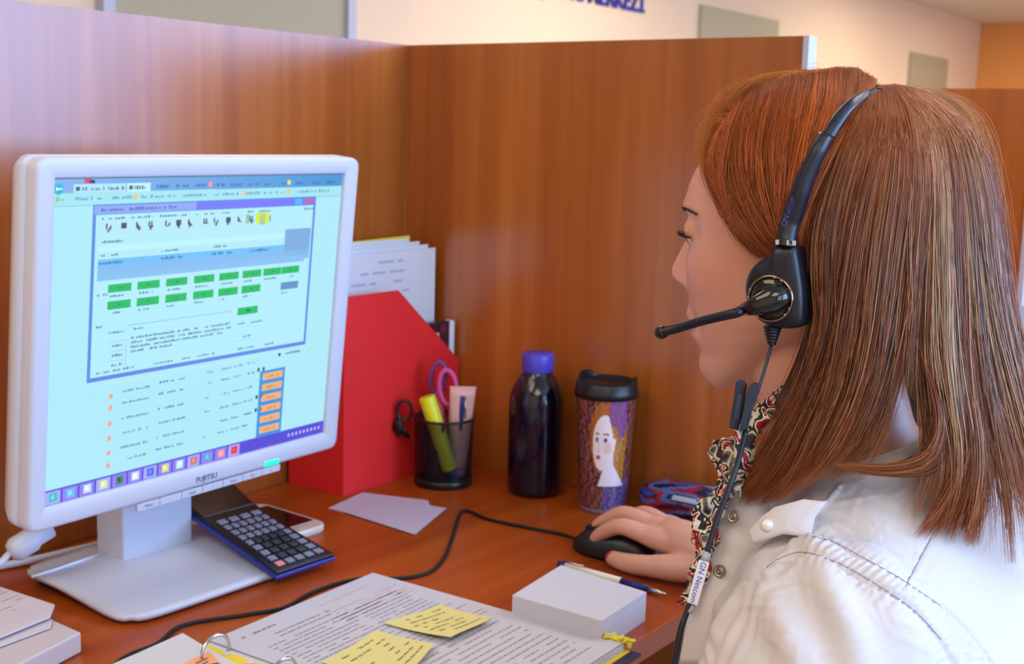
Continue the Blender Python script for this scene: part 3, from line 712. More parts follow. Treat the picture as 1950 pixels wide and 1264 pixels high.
MB().tube([p0 + dd * .40, p0 + dd * .93], [.0043, .0043], 14).build('barrel', mat('pen_cream', (232, 226, 206), .35), t, smooth=True)
MB().tube([p0 + dd * .93, p0 + dd * 1.0], [.0043, .0040], 14).build('cap', navy, t, smooth=True)
MB().tube([p0 + dd * .96 + V(0, 0, .005), p0 + dd * .76 + V(0, 0, .0055)], .001, 8).build('clip', CHROME, t, smooth=True)

# ---- mouse and cable ---------------------------------------------------------
MO = D3(.500, -.210, 0)                      # middle of the mouse, pointing to -x
t = thing('computer_mouse', 'black computer mouse under the hand of the woman', 'mouse', MO)
b = MB()
def mf(u, v):
    g = u * 2 * math.pi; f = v * math.pi / 2
    x = math.cos(g) * math.cos(f); y = math.sin(g) * math.cos(f); z = math.sin(f)
    sx_ = math.copysign(abs(x) ** .8, x) * .054; sy_ = math.copysign(abs(y) ** .85, y) * .030 * (1 - .10 * x)
    return MO + V(sx_, sy_, .004 + (z ** .9) * .032 * (1 + .15 * x) * (1 - .25 * (x * x)))
b.grid(mf, 40, 14, wrap=True); b.lathe(MO, [(.0, 0), (.001, .004)], 3)
b = MB(); b.grid(mf, 40, 14, wrap=True)
b.add([MO + V(math.copysign(abs(math.cos(2 * math.pi * k / 40)) ** .8, math.cos(2 * math.pi * k / 40)) * .050, math.copysign(abs(math.sin(2 * math.pi * k / 40)) ** .85, math.sin(2 * math.pi * k / 40)) * .027, .0005) for k in range(40)], [tuple(range(40))])
b.build('mouse_shell', BLACKP, t, smooth=True)
MB().lathe(MO + V(-.036, -.003, .024), [(.0045, 0), (.0055, .0005), (.0055, .0055), (.0045, .006)], 20, axis=(0, 1, 0)).build('scroll_wheel', RUB, t, smooth=True)
cpx = [(1118, 1026), (1070, 1017), (1000, 1003), (930, 988), (893, 973), (876, 978), (862, 1020), (845, 1062), (815, 1090), (760, 1101), (700, 1100), (645, 1110), (590, 1130), (540, 1157), (470, 1170), (350, 1190), (300, 1225), (240, 1250), (190, 1290)]
cp = [MO + V(-.052, -.001, .008)] + [onz(x, y, .0024) for x, y in cpx[1:]]
MB().tube(spline(cp, 150), .0021, 8).build('mouse_cable', RUB, t, smooth=True)

# ---- ring folder ---------------------------------------------------------------
FZ = .012
ft, fl_, fr_ = onz(706, 1090, FZ), onz(388, 1222, FZ), onz(1222, 1264, FZ)
e1 = (fl_ - ft).normalized(); e2 = (fr_ - ft); e2 = (e2 - e1 * e2.dot(e1)).normalized()
FW = .232; FL2 = .318
fo = thing('ring_binder', 'open ring binder with printed pages, its dark cover edge on the desk', 'ring binder', ft + e1 * .1 + e2 * .15 - V(0, 0, FZ))
def FP(a, c, h=0.): return ft + e1 * a + e2 * c + V(0, 0, h)       # a across toward the rings, c down the page
nv_ = mat('navy_card', (26, 28, 70), .4)
MB().prism([FP(-.010, -.006, -.0115), FP(FW + .03, -.006, -.0115), FP(FW + .03, FL2, -.0115), FP(-.010, FL2, -.0115)], (0, 0, .0025)).build('cover', nv_, fo)
MB().prism([FP(FW + .034, -.004, -.0115), FP(FW * 2 + .06, -.004, -.0115), FP(FW * 2 + .06, FL2, -.0115), FP(FW + .034, FL2, -.0115)], (0, 0, .0025)).build('cover', nv_, fo)
yel = mat('yellow_divider', (236, 206, 50), .5)
b = MB(); b.prism([FP(-.006, -.000, -.0088), FP(FW + .012, .0, -.0088), FP(FW + .012, FL2 - .01, -.0088), FP(-.006, FL2 - .01, -.0088)], (0, 0, .0012)); b.build('divider', yel, fo)
b = MB(); b.prism([FP(-.001, .004, -.0074), FP(FW, .004, -.0074), FP(FW, FL2 - .014, -.0074), FP(-.001, FL2 - .014, -.0074)], (0, 0, .0064)); b.build('page_stack', PAPER, fo)
b = MB(); b.prism([FP(FW + .0005, .004, -.001), FP(FW + .014, .004, -.001), FP(FW + .014, FL2 - .02, -.001), FP(FW + .0005, FL2 - .02, -.001)], (0, 0, .0008)); b.build('divider', yel, fo)
def page(P, W_, H_, seed, bg, blocks, name, parent, z=.0006):
    b = MB(); rr = random.Random(seed)
    b.prism([P(0, 0, 0), P(W_, 0, 0), P(W_, H_, 0), P(0, H_, 0)], (0, 0, .0004), lin(bg))
    for (a0, c0_, a1, c1, dc, th, col, fill) in blocks:
        c = c0_
        while c < c1:
            x = a0 + rr.uniform(0, .002); end = a1 - (rr.uniform(0, .3) * (a1 - a0) if rr.random() < .3 else 0)
            while x < end:
                w_ = rr.uniform(.003, .012)
                if rr.random() < fill: b.quad(P(x, c, z), P(min(x + w_, end), c, z), P(min(x + w_, end), c + th, z), P(x, c + th, z), lin(col))
                x += w_ + .0014
            c += dc
    return b.build(name, SHEET, parent, recalc=False)
# the text lines run across (direction e1), reading from the rings' far side: page top is c = 0
GT = (150, 148, 160); RT = (206, 166, 178)
def P1(a, c, h=0.): return FP(FW - .006 - a, c + .003, .0002 + h)
page(P1, FW - .006, FL2 - .018, 4, (196, 194, 206), [
    (.020, .018, .070, .022, .02, .0028, (130, 128, 140), .8), (.045, .034, .120, .044, .0075, .0024, GT, .9),
    (.020, .052, .200, .110, .0068, .0018, GT, .9), (.120, .020, .215, .026, .02, .0016, RT, .9), (.110, .040, .215, .066, .0062, .0016, RT, .85),
    (.020, .116, .215, .160, .0066, .0018, GT, .9), (.02, .17, .2, .285, .0085, .0018, GT, .9)], 'printed_page', fo)
for g, c in ((0, .030), (1, .112), (2, .195)):       # rings
    cc = FP(FW + .012, c, .004)
    MB().tube([cc + (-e1 * math.cos(a) * .016) + V(0, 0, 1) * math.sin(a) * .014 for a in np.linspace(-.4, math.pi + .4, 20)], .0016, 8).build('ring', CHROME, fo, smooth=True)
MB().tube([FP(FW + .022, .005, -.004), FP(FW + .022, .28, -.004)], .004, 10, ell=((0, 0, 1), .6)).build('ring_rail', CHROME, fo, smooth=True)
for k in range(9): MB().prism([FP(FW + .004 + .004 * math.cos(g), .035 + k * .03 + .0035 * math.sin(g), .0001) for g in np.linspace(0, 2 * math.pi, 9)[:-1]], (0, 0, .0004)).build('hole_patch', PAPER, fo)
# left-hand sheet on the other side of the rings
LP = [onz(x, y, .012) for x, y in ((348, 1208), (196, 1275), (300, 1400), (560, 1330), (398, 1238))]
t = tag(MB().prism(LP, (0, 0, .0015)).build('paper_sheet', PAPER), 'white sheet with orange and blue boxes left of the binder rings', 'paper')
b = MB(); q0 = [onz(x, y, .0137) for x, y in ((352, 1262), (398, 1241), (420, 1262), (380, 1290))]
b.prism(q0, (0, 0, .0003), lin((250, 170, 120))); q1 = [onz(x, y, .0137) for x, y in ((400, 1264), (424, 1262), (450, 1290), (410, 1300))]
b.prism(q1, (0, 0, .0003), lin((150, 210, 236))); 
for k in range(3): b.prism([onz(x, y, .0141) for x, y in ((372 + k * 2, 1262 + k * 6), (394 + k * 2, 1252 + k * 6), (396 + k * 2, 1254 + k * 6), (374 + k * 2, 1264 + k * 6))], (0, 0, .0001), lin((120, 90, 80)))
o = b.build('printed_box', SHEET, recalc=True); setparent(o, t)
# sticky notes
STK = vcmat('sticky_yellow', .6)
def sticky(px, lb, seed, curl):
    q = [onz(x, y, .0135) for x, y in px]; b = MB(); N = 10
    def f(u, v):
        p = q[0] * (1 - u) * (1 - v) + q[1] * u * (1 - v) + q[2] * u * v + q[3] * (1 - u) * v
        return p + V(0, 0, curl * (v ** 2) + .0008 * math.sin(u * 5 + seed))
    b.grid(f, N, N, lin((222, 212, 138))); rr = random.Random(seed)
    for k in range(7):
        v = .12 + k * .12; u = .1 + rr.random() * .1
        while u < .85:
            w_ = rr.uniform(.03, .12)
            if rr.random() < .65:
                P = [f(u, v), f(u + w_, v + .01), f(u + w_, v + .03), f(u, v + .02)]
                b.add([p + V(0, 0, .0005) for p in P], [(0, 1, 2, 3)], lin((130, 122, 70)))
            u += w_ + .03
    tag(b.build('sticky_note', STK, recalc=False), lb, 'sticky note', 'sticky notes on the binder page')
sticky([(730, 1187), (838, 1150), (938, 1186), (858, 1226)], 'yellow sticky note with handwriting on the upper middle of the page', 1, .006)
sticky([(612, 1262), (716, 1200), (828, 1236), (760, 1310)], 'nearer yellow sticky note at the bottom edge of the photo', 2, .005)
# yellow fringe / tabs at the end of the binder pages
tb_ = thing('index_tab', 'yellow plastic index tab strip at the right end of the binder', 'index tab', FP(0, FL2 - .02, 0))
b = MB(); rr = random.Random(8)
for k in range(26):
    p = FP(-.008 + rr.uniform(-.004, .008), FL2 - .034 + rr.uniform(0, .022), -.004 + rr.uniform(0, .008)); b.box(p, (.010, .003, .0012), Matrix.Rotation(rr.uniform(0, 3), 3, 'Z') @ Matrix.Rotation(rr.uniform(-.7, .7), 3, 'X'))
b.build('tab', mat('tab_yellow', (234, 220, 60), .4), tb_)

# ---- white book and papers at lower left -------------------------------------------
slab = [onz(x, y, .020) for x, y in ((155, 1203), (98, 1178), (-160, 1130), (-260, 1230), (20, 1272))]
tag(MB().prism(slab, (0, 0, -.0195)).build('notebook', mat('book_white', (200, 192, 196), .5), bevel=.002), 'plain white notebook lying at the lower left corner of the photo', 'notebook')
for k, (pl, lb) in enumerate((([(100, 1182), (96, 1196), (-80, 1262), (-250, 1200), (-60, 1140)], 'lower white sheet on the white notebook at lower left'),
                              ([(104, 1155), (96, 1176), (-60, 1240), (-250, 1180), (-40, 1108)], 'printed form lying topmost on the white notebook at lower left'))):
    P = [onz(x, y, .0215 + .004 * k) for x, y in pl]; b = MB(); b.prism(P, (0, 0, .0012 + .001 * k), lin((206, 200, 210)))
    if k:
        ct = P[0]; ea = (P[2] - P[1]).normalized(); eb = (P[4] - P[0]).normalized(); rr = random.Random(2)
        for i in range(9):
            x = .004
            while x < .13:
                w_ = rr.uniform(.006, .02)
                if rr.random() < .6:
                    q = ct + eb * (.02 + i * .0085) + ea * x + V(0, 0, .0026); b.quad(q, q + ea * w_, q + ea * w_ + eb * .0016, q + eb * .0016, lin((196, 170, 176) if i < 6 else (220, 160, 140)))
                x += w_ + .004
    tag(b.build('paper_sheet', SHEET), lb, 'paper', 'papers at the lower left')

# ---- printed pouch behind the hand -------------------------------------------------
pq_ = D3(.49, -.045, 0)
b = MB(); pc_ = [(30, 60, 150), (24, 24, 60), (150, 30, 50), (60, 110, 190), (20, 16, 40), (180, 190, 220)]
def pf(u, v):
    g = u * 2 * math.pi; x = math.cos(g) * .085; y = math.sin(g) * .030
    k = math.sqrt(max(0, 1 - (2 * v - 1) ** 2)) ** .7
    return D3(.522, -.048, 0) + V(x * k, y * k, .002 + v * .050 + .005 * math.sin(u * 19) * v * (1 - v) * 2)
NU, NV = 60, 24
vs = [pf(i / NU, j / NV) for j in range(NV + 1) for i in range(NU)]
b.v = [tuple(p) for p in vs]; b.usec = True
for j in range(NV):
    for i in range(NU):
        b.f.append((j * NU + i, j * NU + (i + 1) % NU, (j + 1) * NU + (i + 1) % NU, (j + 1) * NU + i))
        h = math.sin(i * .32 + math.sin(j * .4) * 1.6) + math.cos(j * .5 + math.sin(i * .24) * 2); b.c.append(lin(pc_[int((h + 2) * 1.49) % 6]))
tag(b.build('printed_pouch', vcmat('pouch_print', .35, coat=.2), smooth=True), 'shiny blue and red printed pouch on the desk behind the hand', 'pouch')
# ================================================================ the woman
HO = np.array([0.85885501, -0.57496165, 0.40069926 + DZ])
HF = np.array([-.998, -.06, 0]); HF /= np.linalg.norm(HF); HL = np.array([-HF[1], HF[0], 0]); HZ = np.array([0, 0, 1.])
def H(x, y, z): return Vector(HO + HF * x + HL * y + HZ * z)
pers = thing('person', 'woman with auburn hair in a white jacket and headset, hand on the mouse', 'person', (1.0, -.575, .45))
def ip(tab, z):
    xs = [t[0] for t in tab][::-1]; ys = [t[1] for t in tab][::-1]
    return float(np.interp(z, xs, ys)) if xs[0] < xs[-1] else float(np.interp(z, xs[::-1], ys[::-1]))
XF = [(.116, .008), (.113, .020), (.107, .034), (.097, .048), (.081, .064), (.0640, .0765), (.0500, .0850), (.0396, .0895), (.026, .0925), (.018, .0920), (.008, .0885), (-.005, .0872), (-.02, .0868), (-.036, .0868), (-.048, .0855), (-.058, .0835), (-.066, .081), (-.074, .0785), (-.081, .0765), (-.088, .0765), (-.095, .0755), (-.101, .0725), (-.106, .066), (-.1095, .055), (-.111, .035)]
XB = [(.116, -.012), (.113, -.035), (.105, -.055), (.09, -.075), (.07, -.088), (.04, -.097), (.01, -.097), (-.02, -.088), (-.045, -.073), (-.07, -.060), (-.111, -.050)]
WY = [(.116, .010), (.113, .028), (.105, .044), (.09, .059), (.07, .069), (.04, .0735), (.01, .0725), (-.015, .070), (-.035, .0665), (-.055, .062), (-.07, .0575), (-.082, .052), (-.092, .046), (-.100, .040), (-.106, .034), (-.1095, .028), (-.111, .020)]
NX = [(.016, 0), (.008, .0020), (0, .0065), (-.006, .0105), (-.015, .0150), (-.021, .0178), (-.026, .0185), (-.030, .0170), (-.0335, .0125), (-.036, .006), (-.039, .0022), (-.043, 0)]
NW = [(.016, .006), (0, .0062), (-.012, .0078), (-.022, .0100), (-.030, .0125), (-.036, .0120), (-.043, .012)]
LX = [(-.041, 0), (-.046, .0018), (-.051, .0046), (-.0545, .0066), (-.0580, .0062), (-.0610, .0030), (-.0640, .0052), (-.0680, .0072), (-.0720, .0058), (-.0760, .0018), (-.079, 0)]
def g2(a, b): return math.exp(-(a * a + b * b))
def headpt(a, z):
    xf, xb, wy = ip(XF, z), ip(XB, z), ip(WY, z); xc = -.008 if z > -.06 else -.008 + (-.06 - z) * .25
    c, s = math.cos(a), math.sin(a)
    if c >= 0:
        nn = 2.02 if z > -.03 else 2.02 - min(1, (-.03 - z) / .05) * .22
        x = xc + (xf - xc) * c ** (2 / nn); y = wy * math.copysign(abs(s) ** (2 / nn), s)
    else:
        x = xc + (xb - xc) * (abs(c) ** .9); y = wy * math.copysign(abs(s) ** .95, s)
    if c > 0:
        d = ip(NX, z) * math.exp(-(abs(y) / ip(NW, z)) ** 2.4) if -.043 < z < .016 else 0
        d += ip(LX, z) * max(0, 1 - (abs(y) / .0245) ** 1.7) if -.079 < z < -.041 else 0
        ay = abs(y)
        d -= .0075 * g2((ay - .031) / .014, (z - .010) / .010)            # eye socket
        d -= .0040 * g2((ay - .016) / .007, (z - .008) / .010)
        d += .0024 * g2((ay - .028) / .017, (z - .0235) / .006)            # brow
        d += .0035 * g2((ay - .040) / .018, (z + .020) / .018)            # cheek
        d -= .0022 * g2((ay - .028) / .006, (z + .058) / .008)            # mouth corner
        d += .0030 * g2(ay / .016, (z + .094) / .011)                      # chin
        d -= .0012 * g2(ay / .005, (z + .046) / .005)                      # philtrum
        d += .0038 * g2((ay - .0135) / .0050, (z + .0290) / .0060)           # nostril wing
        d -= .0022 * g2((ay - .0195) / .0028, (z + .0290) / .0080)
        x += d
        y += math.copysign(.0020 * g2((ay - .040) / .02, (z + .014) / .018), y)
    if z < -.05:                                                           # the jaw line rises towards the ear
        z = z + min(1, max(0, (.062 - x) / .075)) ** 1.2 * (-.05 - z) * .72
    if z > .05: z = .05 + (z - .05) * .87
    return x, y, z
body = MB(); NA, NZ = 220, 210
zs = [(.116 - .227 * t) for t in np.linspace(0, 1, NZ)]
L = [[H(*headpt(2 * math.pi * k / NA, z)) for k in range(NA)] for z in zs]
L.insert(0, [H(.004 * math.cos(2 * math.pi * k / NA), .004 * math.sin(2 * math.pi * k / NA), .1083) for k in range(NA)])
ringloft(body, L, (True, True))
# neck
def ellring(c, a, b_, fx=(1, 0), n=48, tilt=0):
    fx = Vector((fx[0], fx[1], 0)).normalized(); fy = Vector((-fx.y, fx.x, 0)); c = Vector(c)
    return [c + fx * a * math.cos(2 * math.pi * k / n) + fy * b_ * math.sin(2 * math.pi * k / n) + V(0, 0, 1) * tilt * math.cos(2 * math.pi * k / n) for k in range(n)]
HFx = (HF[0], HF[1])
ringloft(body, [ellring(H(-.012, 0, -.045), .052, .052, HFx), ellring(H(-.016, 0, -.085), .053, .051, HFx, tilt=.004), ellring(H(-.026, 0, -.12), .051, .051, HFx, tilt=-.006),
                ellring(H(-.038, 0, -.150), .053, .056, HFx, tilt=-.012), ellring(H(-.050, 0, -.185), .064, .072, HFx, tilt=-.018), ellring(H(-.055, 0, -.22), .07, .08, HFx, tilt=-.02)], (True, True))
for sgn in (1, -1):
    # ears
    L = []
    for j, (t, r) in enumerate(((0, .3), (.15, .8), (.5, 1), (.8, .85), (1, .3))):
        cc = H(-.010 - .012 * t * .5, sgn * (.068 + .010 * t), -.012); L.append([cc + Vector(HF) * math.cos(g) * .016 * r + V(0, 0, 1) * math.sin(g) * .029 * r for g in np.linspace(0, 2 * math.pi, 24)[:-1]])
    ringloft(body, L, (True, True))
    # eyelids
    b = MB()
    ec = H(.0700, sgn * .031, .0095)
    def ef(u, v):
        g = u * 2 * math.pi; f = (v - .5) * math.pi
        return ec + Vector(HF) * (.0122 * math.cos(f) * math.cos(g)) + Vector(HL) * (.0135 * math.cos(f) * math.sin(g)) + V(0, 0, 1) * (.0112 * math.sin(f))
    body.grid(ef, 24, 14, wrap=True)
    body.f.append(tuple(range(len(body.v) - 24, len(body.v)))); body.f.append(tuple(reversed(range(len(body.v) - 24 * 14, len(body.v) - 24 * 13)))); body.c += [(1, 1, 1)] * 2
# torso (desk-relative heights)
TR = [(-.31, 1.00, .115, .185), (-.24, 1.005, .115, .180), (-.14, .995, .10, .150), (-.05, .980, .10, .140), (.03, .965, .112, .150), (.09, .950, .118, .160), (.14, .942, .110, .172), (.18, .938, .092, .182), (.212, .936, .070, .172), (.235, .934, .056, .125), (.252, .930, .052, .085), (.268, .926, .050, .066)]
TY = -.578
def torso(mb, grow, tab=TR):
    # rounded ring with slightly squarer section
    L = []
    for z, x, a, b_ in tab:
        ring = []
        for k in range(64):
            g = 2 * math.pi * k / 64; c, s = math.cos(g), math.sin(g)
            px_ = (a + grow) * math.copysign(abs(c) ** .85, c); py_ = (b_ + grow) * math.copysign(abs(s) ** .9, s)
            # shoulders roll forward a little, left one nearer to the camera
            ring.append(V(x + px_ - .10 * max(0, z) * (py_ / .18) * 1.0 * (-1) * .0, TY + py_, z + DZ))
        L.append(ring)
    ringloft(mb, L, (True, True))
torso(body, -.014)
def limb(mb, pts, rad, n=24, k=5, ell=None):
    P = spline(pts, (len(pts) - 1) * k + 1); Rr = np.interp(np.linspace(0, len(pts) - 1, len(P)), range(len(pts)), rad)
    # rounded ends
    d0 = (P[0] - P[1]) / np.linalg.norm(P[0] - P[1]); d1 = (P[-1] - P[-2]) / np.linalg.norm(P[-1] - P[-2])
    PP, RR = [], []
    for q in (.98, .8, .5): PP.append(P[0] + d0 * Rr[0] * q); RR.append(Rr[0] * math.sqrt(max(1 - q * q, .03)))
    PP += list(P); RR += list(Rr)
    for q in (.5, .8, .98): PP.append(P[-1] + d1 * Rr[-1] * q); RR.append(Rr[-1] * math.sqrt(max(1 - q * q, .03)))
    mb.tube(PP, RR, n, ell=ell)
SHL, SHR = D3(.945, -.735, .178), D3(.905, -.425, .178)
ELL, ELR = D3(.850, -.835, -.060), D3(.835, -.300, -.010)
WRL, WRR = D3(.700, -.700, -.150), D3(.640, -.222, .032)
limb(body, [SHL, (SHL + ELL) / 2 + V(0, -.01, 0), ELL], [.050, .042, .036]); limb(body, [ELL, (ELL + WRL) / 2, WRL], [.036, .034, .025])
limb(body, [WRL, WRL + V(-.05, .03, -.01), WRL + V(-.10, .05, -.02)], [.024, .034, .02], ell=((0, 0, 1), .5))
limb(body, [SHR, (SHR + ELR) / 2, ELR], [.050, .042, .038]); limb(body, [ELR, (ELR * .5 + WRR * .5), WRR], [.038, .038, .0275])
# right hand on the mouse
def HD(*a): return [D3(x + .010, y, z - .004) for x, y, z in a]
limb(body, HD((.632, -.222, .036), (.60, -.222, .040), (.57, -.215, .044)), [.028, .029, .026], ell=((0, 0, 1), .78))
for mcp, r in (((.545, -.232, .044), .0125), ((.540, -.211, .048), .0128), ((.545, -.190, .045), .0120), ((.556, -.172, .038), .0112)):
    limb(body, HD((.615, -.222 + (mcp[1] + .205) * .5, .036), (.58, (mcp[1] * .8 - .205 * .2) - .004, mcp[2] - .004), mcp), [.017, .0145, r])
limb(body, HD((.545, -.232, .044), (.511, -.236, .049), (.487, -.233, .037), (.474, -.230, .0265)), [.0115, .0095, .0085, .0072])
limb(body, HD((.540, -.211, .048), (.499, -.208, .054), (.474, -.206, .042), (.460, -.205, .032)), [.0115, .0097, .0085, .0072])
limb(body, HD((.545, -.190, .045), (.507, -.180, .050), (.486, -.172, .034), (.478, -.170, .018)), [.011, .0092, .0082, .007])
limb(body, HD((.556, -.172, .038), (.524, -.158, .039), (.505, -.152, .024), (.497, -.151, .012)), [.0105, .0082, .0075, .0062])
limb(body, HD((.618, -.236, .026), (.590, -.252, .024), (.560, -.260, .021), (.530, -.258, .0175), (.510, -.252, .0165)), [.017, .0155, .0118, .0105, .0085])
ob = body.build('body_raw', mat('x_tmp'), None)
md = ob.modifiers.new('r', 'REMESH'); md.mode = 'VOXEL'; md.voxel_size = .0017; md.use_smooth_shade = True
md = ob.modifiers.new('s', 'SMOOTH'); md.factor = .5; md.iterations = 7
bpy.context.view_layer.update()
dg = bpy.context.evaluated_depsgraph_get(); me = bpy.data.meshes.new_from_object(ob.evaluated_get(dg)); bpy.data.objects.remove(ob)
me.name = 'body'; nv = len(me.vertices); co = np.empty(nv * 3); me.vertices.foreach_get('co', co); co = co.reshape(-1, 3)
loc = co - HO; lx, ly, lz = loc @ HF, loc @ HL, loc[:, 2]
colr = np.tile(np.array(lin((216, 160, 138))), (nv, 1))
def blend(c, w_): 
    global colr
    colr = colr * (1 - w_[:, None]) + np.array(lin(c)) * w_[:, None]
sm = lambda v: np.clip(v, 0, 1) ** 2 * (3 - 2 * np.clip(v, 0, 1))
front = (lx > .03)
blend((214, 128, 112), front * .55 * np.exp(-(((np.abs(ly) - .045) / .018) ** 2 + ((lz + .022) / .020) ** 2)))
lipw = front * sm((.0078 * np.sqrt(np.clip(1 - (ly / .0235) ** 2, 0, 1)) - .0014 * np.exp(-(ly / .004) ** 2) * (lz > -.061) - np.abs(lz + .0620)) / .0016) * (lx > .060)
blend((200, 92, 92), lipw * .9)
blend((206, 130, 116), front * .4 * np.exp(-((ly / .012) ** 2 + ((lz + .028) / .008) ** 2)))
# nails
for p, r in ((HD((.505, -.254, .0205))[0], .0062), (HD((.468, -.231, .032))[0], .0045), (HD((.455, -.205, .037))[0], .0045)):
    dd = np.linalg.norm((co - np.array(p)) * np.array([1, 1, 1]), axis=1); blend((190, 24, 50), (dd < r).astype(float))
a = me.color_attributes.new('Col', 'FLOAT_COLOR', 'POINT'); a.data.foreach_set('color', np.hstack([colr, np.ones((nv, 1))]).astype(np.float32).ravel())
me.materials.clear(); me.materials.append(vcmat('skin', .42, bump=.12, bscale=900, sss=.25))
me.polygons.foreach_set('use_smooth', [True] * len(me.polygons))
body_o = bpy.data.objects.new('body', me); COL.objects.link(body_o); setparent(body_o, pers)
def bvh_of(o):
    v = [x.co.copy() for x in o.data.vertices]; return BVHTree.FromPolygons(v, [tuple(p.vertices) for p in o.data.polygons])
BB = bvh_of(body_o)
CV = Vector(CAM)
def hit(bv, px, py):
    d = Vector(ray(px, py)); dn = d.normalized(); r = bv.ray_cast(CV, dn)
    if r[0] is None: return None, None, None
    return r[0], r[1], r[3] / d.length          # point, normal, depth
# eyeballs, brows, lashes
DARK = mat('brow_hair', (60, 34, 26), .5)
for sgn in (1, -1):
    MB().lathe(H(.0703, sgn * .0308, .0062), [(.0001, -.0108)] + [(.0108 * math.cos(f), .0108 * math.sin(f)) for f in np.linspace(-1.5, 1.5, 14)] + [(.0001, .0108)], 24).build('eyeball', mat('eye_white', (226, 216, 212), .15), body_o, smooth=True)
    ed = (Vector(HF) * .93 + V(0, 0, -.36)).normalized(); e0 = H(.0703, sgn * .0308, .0062)
    MB().lathe(e0 + ed * .0093, [(.0001, .0017), (.0022, .0016)], 20, axis=ed, cap=False).build('pupil', mat('pupil', (12, 10, 10), .1), body_o)
    MB().lathe(e0 + ed * .0093, [(.0020, .00155), (.0040, .0011), (.0056, .0001)], 24, axis=ed, cap=False).build('iris', mat('iris', (96, 66, 40), .15), body_o, smooth=True)
    b = MB(); rr = random.Random(4)
    for k in range(46):
        f = (k / 45 - .5) * 2; y0 = .031 + f * .0125; x0 = .0795 - .0070 * f * f; z0 = .0052 - .002 * f * f * .5
        ln = .0070 * rr.uniform(.8, 1.1); out = f * .35
        P = [H(x0 - .001, sgn * y0, z0), H(x0 + ln * .45, sgn * (y0 + out * ln * .4), z0 - ln * .12), H(x0 + ln * .85, sgn * (y0 + out * ln * .8), z0 + ln * .05), H(x0 + ln * 1.05, sgn * (y0 + out * ln), z0 + ln * .32)]
        b.tube(P, [.00034, .0003, .0002, .00005], 4, cap=False)
    b.build('eyelashes', mat('lash', (24, 16, 16), .5), body_o)
    b = MB()
    for k in range(190):
        f = rr.random(); y0 = .010 + f * .040; z0 = .0180 + .0060 * math.sin(f * 2.4) - f * .001 + rr.uniform(-.0017, .0017) * (1 - .6 * f)
        o_ = H(.16, sgn * y0, z0); r = BB.ray_cast(o_, Vector(-HF))
        if r[0] is None: continue
        p = r[0]; n_ = r[1]; t_ = (Vector(HL) * sgn * .9 - Vector(HF) * (.3 * f + .15) + V(0, 0, .55 * (1 - f) - .15)).normalized()
        b.tube([p + n_ * .0002, p + n_ * .0004 + t_ * .0024, p + n_ * .0002 + t_ * .0048], [.00022, .00018, .00004], 3, cap=False)
    b.build('eyebrow', DARK, body_o)

# ---------------------------------------------------------------- jacket
jk = MB()
torso(jk, .004)
limb(jk, [SHL + V(.004, .006, .004), SHL + V(-.012, -.018, -.050), (SHL + ELL) / 2 + V(0, -.012, .01), ELL + V(0, 0, .01)], [.066, .064, .060, .052])
limb(jk, [ELL, (ELL + WRL) / 2, WRL], [.052, .047, .040])
limb(jk, [SHR, (SHR + ELR) / 2, ELR], [.066, .058, .052]); limb(jk, [ELR, (ELR * .5 + WRR * .5) + V(.03, 0, 0)], [.052, .048])
# collar stand round the neck
ringloft(jk, [ellring(H(-.050, 0, -.200), .090, .095, HFx, tilt=-.02), ellring(H(-.046, 0, -.165), .075, .078, HFx, tilt=-.022), ellring(H(-.043, 0, -.146), .067, .068, HFx, tilt=-.024),
              ellring(H(-.043, 0, -.140), .060, .062, HFx, tilt=-.024)], (True, True))
oj = jk.build('jacket_raw', MATS['x_tmp'], None)
md = oj.modifiers.new('r', 'REMESH'); md.mode = 'VOXEL'; md.voxel_size = .0032; md.use_smooth_shade = True
md = oj.modifiers.new('s', 'SMOOTH'); md.factor = .5; md.iterations = 22
md = oj.modifiers.new('u', 'SUBSURF'); md.levels = 1; md.render_levels = 1
bpy.context.view_layer.update()
dg = bpy.context.evaluated_depsgraph_get(); mj = bpy.data.meshes.new_from_object(oj.evaluated_get(dg)); bpy.data.objects.remove(oj)
mj.name = 'jacket'; n = len(mj.vertices); co = np.empty(n * 3); mj.vertices.foreach_get('co', co); co = co.reshape(-1, 3)
nm = np.empty(n * 3); mj.vertices.foreach_get('normal', nm); nm = nm.reshape(-1, 3)
d_ = co - CAM; zc = d_ @ F_; px = 975 + FPX * (d_ @ R_) / zc; py = 632 - FPX * (d_ @ U_) / zc
facing = (nm * -d_).sum(1) > 0
def pdist(px, py, line):
    """signed distance (pixels) and arclength to a polyline"""
    L_ = spline(line, 60); best = np.full(len(px), 1e9); sg = np.zeros(len(px)); al = np.zeros(len(px)); s = 0
    for a, b_ in zip(L_[:-1], L_[1:]):
        ab = b_ - a; l = np.linalg.norm(ab); t = np.clip(((px - a[0]) * ab[0] + (py - a[1]) * ab[1]) / l ** 2, 0, 1)
        dx, dy = px - a[0] - t * ab[0], py - a[1] - t * ab[1]; dd = np.hypot(dx, dy); m_ = dd < best
        best[m_] = dd[m_]; sg[m_] = np.sign(ab[0] * dy - ab[1] * dx)[m_]; al[m_] = (s + t * l)[m_]; s += l
    return best * np.where(sg == 0, 1, sg), al
disp = np.zeros(n)
S1 = [(1500, 1018), (1542, 1023), (1588, 1035), (1633, 1059), (1700, 1096), (1725, 1111), (1790, 1155), (1850, 1215), (1890, 1270)]
S2 = [(1420, 1105), (1460, 1077), (1481, 1062), (1524, 1048), (1573, 1059), (1627, 1084), (1700, 1129), (1749, 1166), (1792, 1214), (1821, 1264), (1850, 1330)]
d1, a1_ = pdist(px, py, S1); d2, a2_ = pdist(px, py, S2)
near = facing & (px > 1250) & (zc < .95)
